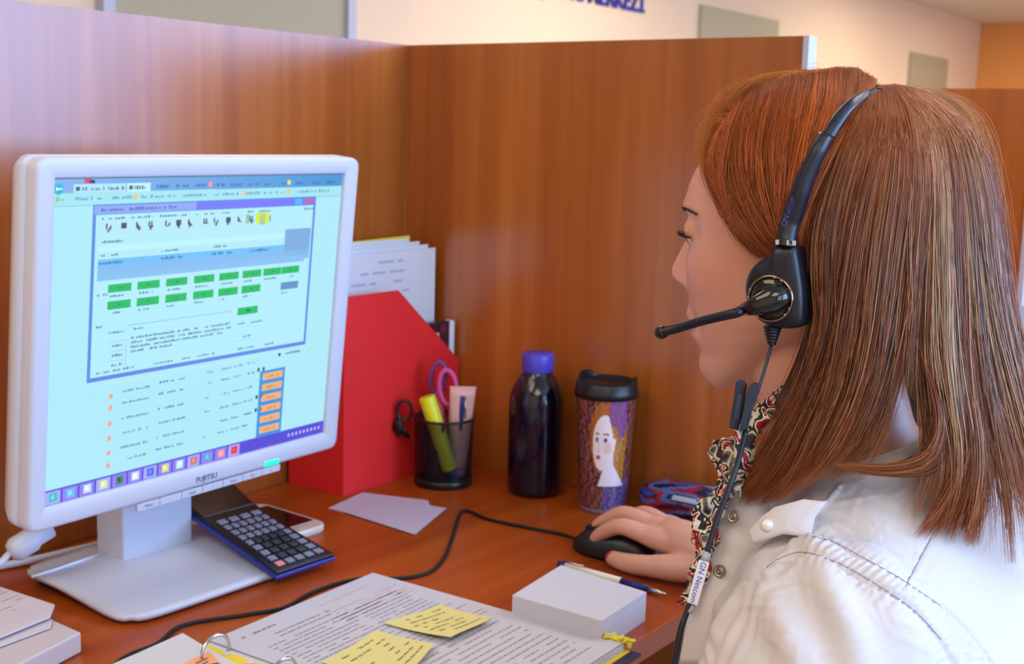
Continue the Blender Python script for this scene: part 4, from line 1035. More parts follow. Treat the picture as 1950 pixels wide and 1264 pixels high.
disp -= near * .0022 * np.exp(-((d1 + 3) / 4.0) ** 2); disp -= near * .0024 * np.exp(-((d2 - 3) / 4.2) ** 2)
band = near & (d1 > -2) & (d2 < 2) & (px > 1500)
disp += band * .0012
w1 = np.exp(-((d1 - 15) / 24) ** 2) * near * (px > 1530)
disp += w1 * .0011 * np.sin(a1_ * .42 + d1 * .22 + 1.5 * np.sin(a1_ * .05)) 
disp += near * np.exp(-((d2 - 14) / 16) ** 2) * .0006 * np.sin(a2_ * .33 + 2 * np.sin(a2_ * .07)) * (px > 1440)
# outer edge of the front shoulder panel
S3 = [(1600, 925), (1592, 937), (1570, 962), (1549, 985), (1541, 1025)]
d3, a3 = pdist(px, py, S3)
disp += near * (py < 1032) * (py > 900) * np.where(d3 < 0, .0016, 0) * np.clip(1 - (np.abs(d3) - 10) / 30, 0, 1) * 0 + near * .0022 * np.exp(-((d3) / 3.5) ** 2) * (py < 1028)
# back yoke seam
S4 = [(1790, 985), (1773, 1023), (1745, 1075), (1725, 1113)]
d4, a4 = pdist(px, py, S4); disp -= near * .0011 * np.exp(-(d4 / 2.5) ** 2) * (py < 1116)
S5 = [(1990, 1150), (1900, 1200), (1850, 1235), (1830, 1262)]
d5, _ = pdist(px, py, S5); disp -= near * .0009 * np.exp(-(d5 / 2.5) ** 2)
# soft folds
rs = np.random.RandomState(3)
def folds(c, dr, wl, wd, amp, ph=0):
    dr = np.array(dr, float) / np.hypot(*dr); u_ = (px - c[0]) * dr[0] + (py - c[1]) * dr[1]; v_ = -(px - c[0]) * dr[1] + (py - c[1]) * dr[0]
    return near * amp * np.cos(v_ / wl * 2 * math.pi + ph + np.sin(u_ / 70) * .8) * np.exp(-(u_ / wd[0]) ** 2 - (v_ / wd[1]) ** 2)
disp += folds((1370, 1190), (-.45, 1), 26, (90, 45), .0022); disp += folds((1400, 1130), (-.7, 1), 34, (90, 50), .0016, 1)
disp += folds((1560, 1170), (.25, 1), 120, (140, 150), .0040, 2.2); disp += folds((1480, 1060), (-.9, .8), 30, (60, 34), .0016, .5)
disp += folds((1620, 990), (.8, .5), 22, (90, 34), .0007, .5); disp += folds((1330, 1230), (0, 1), 18, (60, 30), .0016, .5)
for k in range(110):
    c = (rs.uniform(1300, 1950), rs.uniform(900, 1264)); an = rs.uniform(0, 3.14)
    disp += folds(c, (math.cos(an), math.sin(an)), rs.uniform(14, 40), (rs.uniform(20, 60), rs.uniform(10, 22)), .00050 * rs.uniform(.3, 1))
co = co + nm * disp[:, None]
mj.vertices.foreach_set('co', co.ravel()); mj.update()
JM = mat('jacket_cotton', (208, 204, 206), .75, bump=.25, bscale=1500, sheen=.2)
mj.materials.clear(); mj.materials.append(JM); mj.polygons.foreach_set('use_smooth', [True] * len(mj.polygons))
jo = bpy.data.objects.new('jacket', mj); COL.objects.link(jo); setparent(jo, pers)
BJ = bvh_of(jo)
def onj(px, py, lift=0.001, miss=.8):
    p, n_, D = hit(BJ, px, py)
    if p is None: return at(px, py, miss)
    return p + n_ * lift
# stitching along the seams
TH = mat('thread', (150, 150, 178), .7)
for Sx, off in ((S1[1:7], -3), (S2[1:9], 3), (S4[1:], 3)):
    L_ = spline([(x, y + off) for x, y in Sx], 60); b = MB()
    b.tube([onj(*q_, .0002) for q_ in L_], .00030, 6); b.build('seam_stitching', TH, jo, smooth=True)
# shoulder tab with pearl button
tab = [(1425, 1011), (1433, 1034), (1462, 1027), (1491, 1017), (1518, 1020), (1543, 1026), (1552, 985), (1575, 955), (1530, 950), (1475, 965), (1451, 983)]
def tabD(x, y): return TD0 + (1545 - x) * .00012 + (y - 1000) * -.00010 - .0028 * math.exp(-((x - 1500) / 40) ** 2)
TD0 = hit(BJ, 1540, 1005)[2] - .0035
tc = np.mean(tab, 0); b = MB(); L = []
for s_, l in ((1.0, .0035), (1.0, .0), (.95, -.0009), (.5, -.0009), (.02, -.0009)):
    L.append([at(*(tc + (np.array(p) - tc) * s_), tabD(*(tc + (np.array(p) - tc) * s_)) + l) for p in [(np.array(tab[i_]) * (1 - f_) + np.array((tab + [tab[0]])[i_ + 1]) * f_) for i_ in range(len(tab)) for f_ in (0, .25, .5, .75)]])
ringloft(b, L, (True, True)); b.build('shoulder_tab', JM, jo, smooth=True)
nb_ = (CV - at(1461, 1000, .7)).normalized(); pb = at(1461, 1000, tabD(1461, 1000) - .0005)
b = MB(); b.lathe(pb, [(.0001, 0), (.0036, 0), (.0040, .0008), (.0037, .0020), (.0026, .0030), (.0001, .0034)], 24, axis=nb_, cap=False); b.build('pearl_button', mat('pearl', (232, 226, 216), .15, coat=.6), jo, smooth=True)
# front placket flap (open edge of the jacket)
PLo = [(1392, 935), (1384, 941), (1372, 978), (1360, 1017), (1345, 1065), (1331, 1110), (1320, 1150), (1308, 1200), (1296, 1264)]
PLi = [(1436, 925), (1462, 950), (1462, 985), (1452, 1025), (1420, 1065), (1395, 1100), (1372, 1150), (1352, 1200), (1345, 1264)]
A_, B2 = spline(PLo, 40), spline(PLi, 40)
def plf(u, v):
    i = min(39, int(round(v * 39))); a, c = A_[i], B2[i]; p = a * (1 - u) + c * u
    D = .828 - .012 * u - .010 * v - .004 * math.sin(u * math.pi)
    return at(p[0], p[1], D)
b = MB(); b.grid(plf, 12, 40); b.build('front_placket', JM, jo, smooth=True, solid=.003)
for (x, y) in ((1401, 983), (1376, 1087)):
    c = at(x, y, .812); nn = (CV - c).normalized() * .6 + V(-.3, -.6, .1); nn.normalize(); c = c + nn * .003
    MB().lathe(c, [(.0042, 0), (.0044, .0010), (.0037, .0015), (.0031, .0008), (.0019, .0008), (.0017, .0018), (.0008, .0020), (.0007, .0006)], 24, axis=nn).build('snap_button', mat('snap_metal', (150, 148, 140), .35, .9), jo, smooth=True)

# ---------------------------------------------------------------- trousers (under the desk edge)
DEN = mat('denim', (26, 30, 62), .8)
for yy in (-.66, -.49):
    b = MB(); limb(b, [D3(1.0, yy, -.26), D3(.80, yy, -.225), D3(.56, yy, -.23), D3(.535, yy, -.45), D3(.56, yy, -.66)], [.085, .078, .062, .050, .042]); 
    b.build('trouser_leg', DEN, pers, smooth=True)
    b = MB(); limb(b, [D3(.57, yy, -.700), D3(.50, yy, -.712), D3(.42, yy, -.716)], [.036, .034, .026], ell=((0, 0, 1), .65)); b.build('shoe', BLACKM, pers, smooth=True)

# ---------------------------------------------------------------- scarf
SCF = bpy.data.materials.new('scarf_print'); SCF.use_nodes = True; nt = NT(SCF); bs = SCF.node_tree.nodes['Principled BSDF']; bs.inputs['Roughness'].default_value = .7
tc_n = nt.add('ShaderNodeTexCoord'); nz = nt.add('ShaderNodeTexNoise'); nz.inputs['Scale'].default_value = 80; nz.inputs['Detail'].default_value = 1.5; nz.inputs['Distortion'].default_value = .35
nt.link(tc_n.outputs['Object'], nz.inputs['Vector']); cr = nt.add('ShaderNodeValToRGB'); cr.color_ramp.interpolation = 'CONSTANT'; el = cr.color_ramp.elements
for k_, (p_, c_) in enumerate(((0, (30, 26, 28)), (.36, (96, 88, 78)), (.415, (198, 188, 164)), (.475, (34, 30, 30)), (.54, (222, 212, 192)), (.575, (150, 20, 40)), (.65, (214, 204, 186)), (.70, (120, 140, 146)))):
    e_ = el[k_] if k_ < 2 else el.new(p_)
    e_.position = p_; e_.color = (*lin(c_), 1)
nt.link(nz.outputs['Fac'], cr.inputs['Fac']); nt.link(cr.outputs['Color'], bs.inputs['Base Color'])
pcs = [(206, 196, 172), (40, 34, 34), (226, 218, 200), (160, 24, 44), (90, 84, 70), (60, 48, 44), (196, 186, 160), (130, 150, 150)]
def scarfcol(i, j):
    h = math.sin(i * .31 + math.sin(j * .16) * 2.1) + math.cos(j * .19 + math.sin(i * .35) * 1.9)
    k = int((h + 2) * 1.99) % 8
    return lin(pcs[k])
b = MB(); b.usec = True
def ruff(path, nu, nv, seed, wamp=1.0):
    rr = random.Random(seed); P = spline(path, nv); o = len(b.v)
    for j in range(nv):
        x, y, D, w_ = P[j]
        for i in range(nu):
            g = 2 * math.pi * i / nu
            r = 1 + .26 * math.sin(g * 3 + j * .09 + seed) + .12 * math.sin(g * 5 - j * .12) + .16 * math.sin(j * .22 + seed * 2) + .07 * math.sin(j * .55 + g * 2)
            b.v.append(tuple(at(x + math.cos(g) * w_ * r * wamp, y + math.sin(g * 2 + j) * 2, D + math.sin(g) * w_ * r * .00028)))
    for j in range(nv - 1):
        for i in range(nu):
            b.f.append((o + j * nu + i, o + j * nu + (i + 1) % nu, o + (j + 1) * nu + (i + 1) % nu, o + (j + 1) * nu + i)); b.c.append(scarfcol(i + seed * 5, j))
ruff([(1500, 735, .83, 10), (1462, 770, .82, 22), (1436, 805, .815, 26), (1415, 850, .81, 24), (1400, 905, .808, 22), (1385, 945, .806, 20)], 44, 80, 1)
ruff([(1440, 822, .822, 10), (1410, 832, .824, 16), (1385, 842, .826, 22), (1372, 860, .824, 20), (1380, 890, .82, 14), (1372, 930, .818, 14), (1352, 965, .816, 24), (1346, 1000, .815, 26), (1348, 1025, .814, 22), (1342, 1050, .812, 16), (1330, 1085, .812, 18), (1322, 1115, .81, 14), (1306, 1140, .808, 12), (1298, 1150, .808, 5)], 44, 170, 2)
b.usec = False; b.build('scarf', SCF, pers, smooth=True)
# ================================================================ hair
LR = [(120, 1600, 30, .010, .87), (140, 1590, 95, .022, .87), (170, 1600, 165, .045, .87), (200, 1607, 205, .060, .87), (250, 1612, 250, .075, .87), (300, 1615, 272, .083, .87), (380, 1618, 282, .090, .87),
      (450, 1622, 285, .094, .87), (600, 1670, 262, .096, .87), (750, 1705, 275, .094, .865), (900, 1740, 350, .092, .86), (1050, 1800, 380, .09, .86), (1150, 1820, 380, .09, .86)]
LRa = np.array(LR, float)
def lens(px, py, back=False):
    xc, a_, b_, D0 = [np.interp(py, LRa[:, 0], LRa[:, k]) for k in (1, 2, 3, 4)]
    q = np.sqrt(np.clip(1 - ((px - xc) / a_) ** 2, 0, 1))
    return D0 + b_ * q if back else D0 - b_ * q
def clampD(px, py, D, gap):
    for bv in (BB, BJ):
        p, n_, h = hit(bv, px, py)
        if h is not None and D > h - gap: D = h - gap
    return D
FAM1 = [[(1388, 212), (1362, 250), (1346, 292), (1348, 330), (1366, 375), (1394, 415), (1430, 455), (1472, 492)],
        [(1402, 190), (1384, 238), (1372, 300), (1378, 350), (1396, 395), (1422, 432), (1448, 462), (1476, 492)],
        [(1428, 172), (1412, 230), (1402, 300), (1408, 350), (1424, 400), (1444, 440), (1462, 465), (1482, 492)],
        [(1478, 155), (1468, 215), (1458, 285), (1460, 345), (1468, 395), (1478, 435), (1484, 465), (1492, 495)],
        [(1535, 146), (1532, 205), (1518, 275), (1508, 340), (1502, 395), (1498, 440), (1498, 468), (1500, 498)],
        [(1585, 136), (1590, 185), (1572, 240), (1548, 305), (1528, 370), (1512, 425), (1508, 462), (1506, 498)],
        [(1625, 138), (1632, 178), (1608, 228), (1574, 290), (1548, 355), (1526, 415), (1518, 458), (1514, 498)],
        [(1662, 160), (1652, 184), (1624, 225), (1592, 280), (1562, 345), (1540, 405), (1526, 455), (1518, 500)]]
FAM2 = [[(1663, 172), (1620, 240), (1585, 330), (1552, 430), (1540, 520), (1540, 600), (1508, 700), (1455, 800), (1405, 885), (1352, 945)],
        [(1670, 170), (1642, 240), (1608, 340), (1582, 450), (1572, 560), (1556, 650), (1520, 750), (1475, 850), (1432, 915), (1385, 965)],
        [(1680, 166), (1672, 240), (1648, 340), (1628, 450), (1612, 560), (1596, 660), (1568, 760), (1522, 860), (1485, 918), (1440, 962)],
        [(1692, 165), (1702, 240), (1692, 340), (1674, 450), (1660, 560), (1645, 660), (1620, 760), (1580, 845), (1545, 900), (1495, 952)],
        [(1702, 164), (1732, 240), (1738, 340), (1727, 450), (1715, 560), (1702, 660), (1682, 750), (1655, 820), (1625, 865), (1580, 905)],
        [(1712, 165), (1762, 240), (1780, 340), (1778, 450), (1775, 560), (1772, 660), (1780, 760), (1790, 840), (1785, 915), (1750, 1010)],
        [(1722, 167), (1792, 240), (1816, 340), (1822, 450), (1826, 560), (1828, 660), (1838, 760), (1850, 860), (1850, 940), (1838, 1025)],
        [(1738, 170), (1815, 238), (1846, 340), (1860, 450), (1870, 560), (1882, 660), (1902, 760), (1925, 860), (1950, 960), (1968, 1095)],
        [(1752, 174), (1832, 238), (1868, 335), (1884, 440), (1898, 550), (1916, 650), (1940, 750), (1965, 850), (1998, 960), (2030, 1125)],
        [(1762, 178), (1842, 238), (1880, 335), (1896, 440), (1912, 550), (1935, 650), (1965, 750), (1995, 850), (2035, 960), (2075, 1130)]]
FAM3 = [[(1728, 520), (1742, 640), (1768, 740), (1778, 815), (1748, 868), (1680, 886), (1585, 880)], [(1745, 500), (1765, 640), (1805, 745), (1812, 835), (1775, 896), (1690, 905), (1600, 892)],
        [(1772, 520), (1790, 640), (1835, 760), (1838, 860), (1800, 930), (1770, 985), (1742, 1022)], [(1795, 500), (1815, 640), (1855, 770), (1866, 870), (1868, 950), (1862, 1000), (1860, 1045)]]
FAMB = [[(1470, 158), (1420, 230), (1410, 330), (1440, 450), (1500, 560), (1560, 680), (1600, 780), (1640, 870)],
        [(1560, 145), (1540, 230), (1540, 330), (1560, 450), (1600, 560), (1640, 680), (1680, 780), (1720, 880)],
        [(1660, 160), (1680, 230), (1690, 330), (1700, 450), (1720, 560), (1750, 680), (1790, 780), (1840, 900)],
        [(1720, 170), (1790, 235), (1820, 335), (1840, 450), (1855, 560), (1880, 680), (1920, 790), (1970, 920)],
        [(1750, 175), (1830, 238), (1866, 335), (1882, 440), (1896, 550), (1914, 660), (1945, 780), (1990, 920)]]
NT_ = 24
def fam_arr(F, n=NT_): return np.array([spline(g, n) for g in F])
rng = np.random.RandomState(7)
SV, SF, SCc = [], [], []
def vnoise(x, seed): # smooth 1-D noise
    r = np.random.RandomState(seed).uniform(-1, 1, 512); i = np.floor(x).astype(int); f = x - i; f = f * f * (3 - 2 * f); return r[i % 512] * (1 - f) + r[(i + 1) % 512] * f
CL = lambda c: np.array(lin(c))
FAM1 = [[(g[0][0] + 8, g[0][1] - 7)] + g[1:] for g in FAM1]
AUB, BRN, BLD, COP, DRK, RED = CL((206, 110, 40)), CL((126, 79, 52)), CL((224, 180, 136)), CL((214, 118, 54)), CL((62, 36, 30)), CL((152, 74, 36))
def strands(F, count, seed, back=False, gapu=None, tipk=0, ramp=False, lay=(0, .012), rad=.00019, colf=None, spread=7, tipv=.12, clump=60, gap=.002, outf=0.0):
    G = fam_arr(F); ng = len(G); rs = np.random.RandomState(seed); nvv = 3
    for s in range(count):
        u = rs.uniform(0, 1); x = u * (ng - 1); i = min(int(x), ng - 2); f = x - i
        P = G[i] * (1 - f) + G[i + 1] * f
        cl_ = int(u * clump + rs.normal(0, .3)); cr = np.random.RandomState(seed * 1000 + cl_ + 7)
        ca, cb, cc = cr.normal(0, 1, 3)
        t = np.linspace(0, 1, NT_)
        gp = gapu and gapu[0] < x < gapu[1]
        end = 1 - abs(rs.normal(0, tipv)) * 1.0 ; end = max(.5, end) + cr.uniform(-.5, .4) * tipv
        if gp: end = rs.uniform(.58, .68)
        P = np.stack([np.interp(t * end, t, P[:, 0]), np.interp(t * end, t, P[:, 1])], 1)
        cx_ = (cl_ + .5) / clump; xc_ = min(max(cx_, 0), 1) * (ng - 1); ic = min(int(xc_), ng - 2); fc = xc_ - ic
        C_ = G[ic] * (1 - fc) + G[ic + 1] * fc; C_ = np.stack([np.interp(t * end, t, C_[:, 0]), np.interp(t * end, t, C_[:, 1])], 1)
        k = ((.12 + .42 * np.sin(t * 2.6)) * rs.uniform(.2, 1.2) + tipk * np.clip((t - .55) * 2.2, 0, 1) ** 1.5)[:, None]; k = np.minimum(k, .9); P = P * (1 - k) + C_ * k
        c2 = np.random.RandomState(seed * 77 + int(u * clump / 5 + rs.normal(0, .25))).normal(0, 1, 3)
        P[:, 0] += ca * spread * t * np.sin(t * 3 + cb) + c2[0] * spread * 2.0 * t * np.sin(t * 2.2 + c2[1]) + rs.normal(0, spread * .6) * (t + .1) + rs.normal(0, spread * 1.1) * np.sin(t * rs.uniform(2, 4.5)) + 2.6 * np.sin(t * rs.uniform(5, 12) + rs.uniform(0, 6)) * rs.uniform(.2, 1.0)
        P[:, 1] += rs.normal(0, 2.0)
        if rs.rand() < .05: P[:, 0] += rs.normal(0, 20) * t * np.sin(t * 2); P[:, 1] -= abs(rs.normal(0, 7)) * np.sin(t * math.pi)
        l = rs.uniform(*lay)
        D = lens(P[:, 0], P[:, 1], back)
        l_ = l * (np.clip(t * 2.2, 0, 1) if ramp else 1)
        D = D + (-l_ if not back else l_) + (cc * .0040 * np.sin(t * 2.5) + c2[2] * .0020 * np.sin(t * 3)) 
        if not back:
            idx = np.arange(0, NT_, 2); Dc = np.array([clampD(P[q, 0], P[q, 1], D[q], gap + l * .6) for q in idx]); Dc = np.interp(np.arange(NT_), idx, Dc)
            Dm = np.minimum(D, Dc)
            for _ in range(2): Dm[1:-1] = np.minimum(Dm[1:-1], (Dm[:-2] + Dm[2:]) / 2 * .5 + Dm[1:-1] * .5)
            D = Dm
        d = F_[None] * FPX + R_[None] * (P[:, 0:1] - 975) - U_[None] * (P[:, 1:2] - 632); W = CAM + d / FPX * D[:, None]
        T = np.gradient(W, axis=0); T /= np.linalg.norm(T, axis=1)[:, None]
        A1 = np.cross(T, F_); A1 /= np.linalg.norm(A1, axis=1)[:, None] + 1e-9; A2 = np.cross(T, A1)
        rr_ = rad * rs.uniform(.7, 1.25) * np.clip((1 - t) * 5, .12, 1); rr_ = rr_ * np.clip(.4 + t * 6, 0, 1)
        o = len(SV) * 0 + strands.n
        ring = [W + (A1 * math.cos(g) + A2 * math.sin(g)) * rr_[:, None] for g in (0, 2.094, 4.189)]
        SV.append(np.stack(ring, 1).reshape(-1, 3))
        SCc.append(np.repeat(colf(u, t * end, cl_, rs), 3, 0)); strands.n += NT_ * 3
strands.n = 0
def col1(u, t, cl_, rs):
    c = AUB * .62 + RED * .38; h = np.random.RandomState(cl_ + 50).uniform()
    c = c * (.75 + .5 * h); c = c * rs.uniform(.6, 1.35)
    if rs.rand() < .12: c = c * .4
    out = np.tile(c, (NT_, 1)); k = np.clip((t - .35) * 1.2, 0, .6)[:, None]
    return out * (1 - k) + (RED * .8 * (.7 + .6 * h)) * k
def col2(u, t, cl_, rs):
    h = np.random.RandomState(cl_ + 900).uniform(); h2 = np.random.RandomState(cl_ + 1900).uniform()
    base = BRN * (.6 + .6 * h)
    q = rs.rand()
    pb_ = .06 + .72 * math.exp(-((u - .60) / .05) ** 2) + .55 * math.exp(-((u - .84) / .07) ** 2) + .22 * math.exp(-((u - .30) / .05) ** 2) + .16 * (h2 > .6) * (u > .3)
    if q < pb_: base = BLD * rs.uniform(.55, 1.0)
    elif q < pb_ + .18: base = DRK * rs.uniform(.6, 1.2)
    elif q < pb_ + .40: base = RED * rs.uniform(.7, 1.3)
    out = np.tile(base * rs.uniform(.8, 1.2), (NT_, 1))
    k = (np.clip(1.15 - t * 3.2, 0, 1) * .8)[:, None]; out = out * (1 - k) + (AUB * .62) * k
    k = (np.clip((t - .68) * 3, 0, .75))[:, None] * (1 if rs.rand() < .75 else .2); out = out * (1 - k) + (COP * .85 * rs.uniform(.55, 1.1)) * k
    return out
FAST = 1.6
strands(FAM1, int(4200 * FAST), 1, colf=col1, lay=(0, .008), spread=5, tipv=.02, clump=70)
strands(FAM2, int(8200 * FAST), 2, colf=col2, lay=(0, .014), spread=8, tipv=.12, clump=52, gapu=(4.15, 4.85), tipk=.5)
FRG = [[(1400, 300), (1372, 285), (1352, 296), (1346, 318), (1352, 345), (1366, 372)], [(1420, 260), (1380, 230), (1350, 240), (1340, 280), (1341, 318), (1352, 350)], [(1440, 215), (1410, 190), (1376, 196), (1356, 232), (1346, 270), (1344, 300)],
       [(1480, 185), (1455, 160), (1424, 158), (1396, 178), (1374, 205), (1362, 236)], [(1530, 165), (1510, 142), (1480, 140), (1448, 152), (1424, 168), (1405, 190)], [(1600, 160), (1580, 135), (1550, 134), (1515, 140), (1488, 150), (1462, 164)]]
strands(FRG, 420, 8, colf=lambda u, t, c, r: np.tile(CL((222, 142, 66)) * r.uniform(.6, 1.2), (NT_, 1)), lay=(0, .006), rad=.00009, spread=9, tipv=.25, clump=12)
strands(FRG, 260, 9, back=True, colf=lambda u, t, c, r: np.tile(CL((222, 142, 66)) * r.uniform(.6, 1.2), (NT_, 1)), lay=(0, .006), rad=.00009, spread=9, tipv=.25, clump=12)
FLY = [[(1700, 175), (1800, 185), (1868, 260), (1898, 380), (1915, 500), (1940, 620)], [(1690, 172), (1760, 168), (1850, 215), (1900, 330), (1930, 470), (1975, 620)]]
strands(FLY, 200, 10, colf=lambda u, t, c, r: np.tile(CL((206, 140, 84)) * r.uniform(.5, 1.2), (NT_, 1)), lay=(0, .004), rad=.00009, spread=14, tipv=.3, clump=9)
strands(FAM3[:2], 420, 3, colf=lambda u, t, c, r: col2(.2, .5 + t * .5, c, r), lay=(.008, .018), spread=3, tipv=.05, clump=10, ramp=True)
strands(FAM3[2:], 700, 4, colf=lambda u, t, c, r: col2(.5, .5 + t * .5, c, r), lay=(.006, .016), spread=6, tipv=.08, clump=12, ramp=True)
strands(FAM1, 1500, 6, back=True, colf=col1, lay=(0, .008), spread=3.5, tipv=.02, clump=40)
strands(FAMB, int(1500 * FAST), 5, back=True, colf=col2, lay=(0, .010), spread=6, tipv=.07, clump=40)
# inner hair mass so that no light shines through
def massgrid(F, off, back, n=40, m=34, c=(70, 34, 22), tcut=1.0):
    G = fam_arr(F, m); ng = len(G); vs = []; rs = np.random.RandomState(3)
    for j in range(m):
        for i in range(n):
            x = i / (n - 1) * (ng - 1); q = min(int(x), ng - 2); f = x - q; jj = j * tcut; j0 = min(int(jj), m - 2); fj = jj - j0
            p = (G[q][j0] * (1 - f) + G[q + 1][j0] * f) * (1 - fj) + (G[q][j0 + 1] * (1 - f) + G[q + 1][j0 + 1] * f) * fj
            D = float(lens(p[0], p[1], back)) + (off if not back else -off)
            if not back: D = clampD(p[0], p[1], D, .0012)
            d = F_ * FPX + R_ * (p[0] - 975) - U_ * (p[1] - 632); vs.append(CAM + d / FPX * D)
    o = strands.n; SV.append(np.array(vs)); strands.n += len(vs); SCc.append(np.tile(CL(c), (len(vs), 1)))
    return [(o + j * n + i, o + j * n + i + 1, o + (j + 1) * n + i + 1, o + (j + 1) * n + i) for j in range(m - 1) for i in range(n - 1)]
nstr = strands.n // (NT_ * 3)
quads = []
base = np.arange(nstr)[:, None, None] * NT_ * 3 + np.arange(NT_ - 1)[None, :, None] * 3
for k in range(3):
    k2 = (k + 1) % 3; quads.append(np.concatenate([base + k, base + k2, base + 3 + k2, base + 3 + k], 2).reshape(-1, 4))
extra = massgrid(FAM1[1:], .0030, False, tcut=.90) + massgrid(FAM1, .003, True, tcut=.97) + massgrid(FAM2[:5], .0030, False, n=40, m=44, tcut=.74) + massgrid(FAM2[4:6], .0030, False, n=12, m=44, tcut=.58) + massgrid(FAM2[5:], .0030, False, n=40, m=44, tcut=.80) + massgrid(FAMB, .003, True, tcut=.9)
quads = np.vstack(quads + [np.array(extra)])
VV = np.vstack(SV); CC = np.vstack(SCc)
mh = bpy.data.meshes.new('hair'); mh.vertices.add(len(VV)); mh.vertices.foreach_set('co', VV.astype(np.float32).ravel())
nq = len(quads); mh.loops.add(nq * 4); mh.loops.foreach_set('vertex_index', quads.astype(np.int32).ravel())
mh.polygons.add(nq); mh.polygons.foreach_set('loop_start', np.arange(0, nq * 4, 4, dtype=np.int32))
mh.update(calc_edges=True); mh.polygons.foreach_set('use_smooth', np.ones(nq, bool))
a = mh.color_attributes.new('Col', 'FLOAT_COLOR', 'POINT'); a.data.foreach_set('color', np.hstack([np.clip(CC, 0, 1), np.ones((len(CC), 1))]).astype(np.float32).ravel())
HM = vcmat('hair_auburn', .46); HM.node_tree.nodes['Principled BSDF'].inputs['Specular IOR Level'].default_value = .38
mh.materials.append(HM); ho = bpy.data.objects.new('hair', mh); COL.objects.link(ho); setparent(ho, pers)
# ================================================================ headset
hs_ = thing('headset', 'black call-centre headset with boom microphone worn over the auburn hair', 'headset', H(0, .085, -.02))
HB = mat('headset_black', (22, 26, 40), .36); HG = mat('headset_gloss', (14, 14, 18), .12, coat=.5)
def hD(px, py, off=.016):                     # outside the hair surface
    h_ = hit(BB, px, py)[2]
    return min(float(lens(px, py)), (h_ - .0155) if h_ else 9) - off
def strap(path, m, name, th, nseg=40, offs=.016):
    """path: (px, py, half width px)"""
    P = spline(path, nseg); b = MB(); L = []
    for i in range(nseg):
        x, y, w_ = P[i]; t_ = P[min(i + 1, nseg - 1)][:2] - P[max(i - 1, 0)][:2]; t_ /= np.linalg.norm(t_); n_ = np.array([-t_[1], t_[0]])
        ring = []
        for k in range(14):
            g = 2 * math.pi * k / 14; c, s = math.cos(g), math.sin(g)
            e_ = math.copysign(abs(c) ** .85, c) * w_; q = np.array([x, y]) + n_ * e_
            D = hD(x, y, offs) - math.copysign(abs(s) ** .9, s) * th / 2 + th * .15 * (e_ / w_) ** 2
            ring.append(at(q[0], q[1], D))
        L.append(ring)
    ringloft(b, L, (True, True)); return b.build(name, m, hs_, smooth=True)
strap([(1669, 172, 4), (1648, 180, 8), (1622, 198, 11), (1598, 225, 12.5), (1578, 258, 13.5)], HB, 'headband', .006, offs=.012)
strap([(1574, 256, 15), (1552, 300, 17), (1530, 350, 19), (1514, 400, 20.5), (1503, 440, 21), (1499, 462, 20.5)], HB, 'band_sleeve', .0125, offs=.015)
strap([(1500, 459, 21.5), (1499, 462, 21.8), (1498, 468, 21.5)], mat('band_ring', (70, 66, 60), .2, .7), 'band_ring', .0135, 10, .0155)
# far side of the band
b = MB(); P = []
P = spline([at(1668, 174, hD(1668, 174, .009)), at(1684, 170, .85), at(1696, 174, .88), at(1700, 200, .925), at(1690, 270, .962), at(1650, 400, .975), H(-.014, -.100, .010)], 30)
b.tube(P, [.0024] * 30, 12, ell=(tuple(HF), 1.8)); b.build('headband', HB, hs_, smooth=True)
b = MB(); b.lathe(H(-.018, -.082, -.012), [(.0, 0), (.020, 0), (.026, .004), (.026, .012), (.0, .014)], 30, axis=tuple(-HL)); b.build('far_side_pad', HB, hs_, smooth=True)
# ear cup: teardrop outline in the picture, built as a thick rounded shell
out = [(1481, 464), (1500, 463), (1518, 464), (1524, 485), (1530, 520), (1535, 560), (1535, 600), (1530, 620), (1510, 626), (1485, 625), (1460, 618), (1440, 602), (1426, 578), (1421, 548), (1427, 520), (1442, 500), (1466, 485)]
O_ = spline(out + [out[0]], 73)[:-1]; oc = np.array([1480, 556.])
ED = hD(1480, 550, .0135)
EN = Vector((HL[0], HL[1], .0)).normalized()       # the cup faces out from the head
ecen = at(1480, 556, ED)
def onear(px, py, off=0.):
    d = Vector(ray(px, py)); t_ = (ecen + EN * off - CV).dot(EN) / d.dot(EN); return CV + d * t_
b = MB(); L = []
for s_, of in ((.92, -.016), (.98, -.011), (1.0, -.004), (.99, .000), (.965, .0028), (.92, .0050), (.82, .0066), (.55, .0075), (.02, .0075)):
    L.append([onear(*(oc + (p - oc) * s_), 0) + EN * of for p in O_])
ringloft(b, L, (True, True)); b.build('ear_cup', HB, hs_, smooth=True)
rc = onear(1476, 566, 0) + EN * .0070
b = MB(); ex_ = Vector(HF); 
def circ(r, off, n=48): return [rc + EN * off + (ex_ * math.cos(g) + V(0, 0, 1) * math.sin(g)) * r for g in np.linspace(0, 2 * math.pi, n + 1)[:-1]]
ringloft(b, [circ(.0145, -.002), circ(.0149, .001), circ(.0144, .0022), circ(.0132, .0022), circ(.0129, 0)]); b.build('chrome_ring', mat('ring_chrome', (150, 130, 110), .16, 1.0), hs_, smooth=True)
b = MB(); ringloft(b, [circ(.0130, .0012), circ(.0116, .0026), circ(.008, .0040), circ(.0005, .0042)], (False, True)); b.build('hub_disc', HG, hs_, smooth=True)
b = MB()
for k in range(18):
    g = 2 * math.pi * k / 18; r1, r2 = .0132, .0143; p = [rc + EN * .0026 + (ex_ * math.cos(g + dg_) + V(0, 0, 1) * math.sin(g + dg_)) * r for r, dg_ in ((r1, -.05), (r2, -.05), (r2, .05), (r1, .05))]
    if k % 5 in (0, 1): b.prism(p, EN * .0003)
tag(b.build('ring_marks', mat('mark_silver', (170, 160, 150), .3, .6), hs_), kind='stuff')
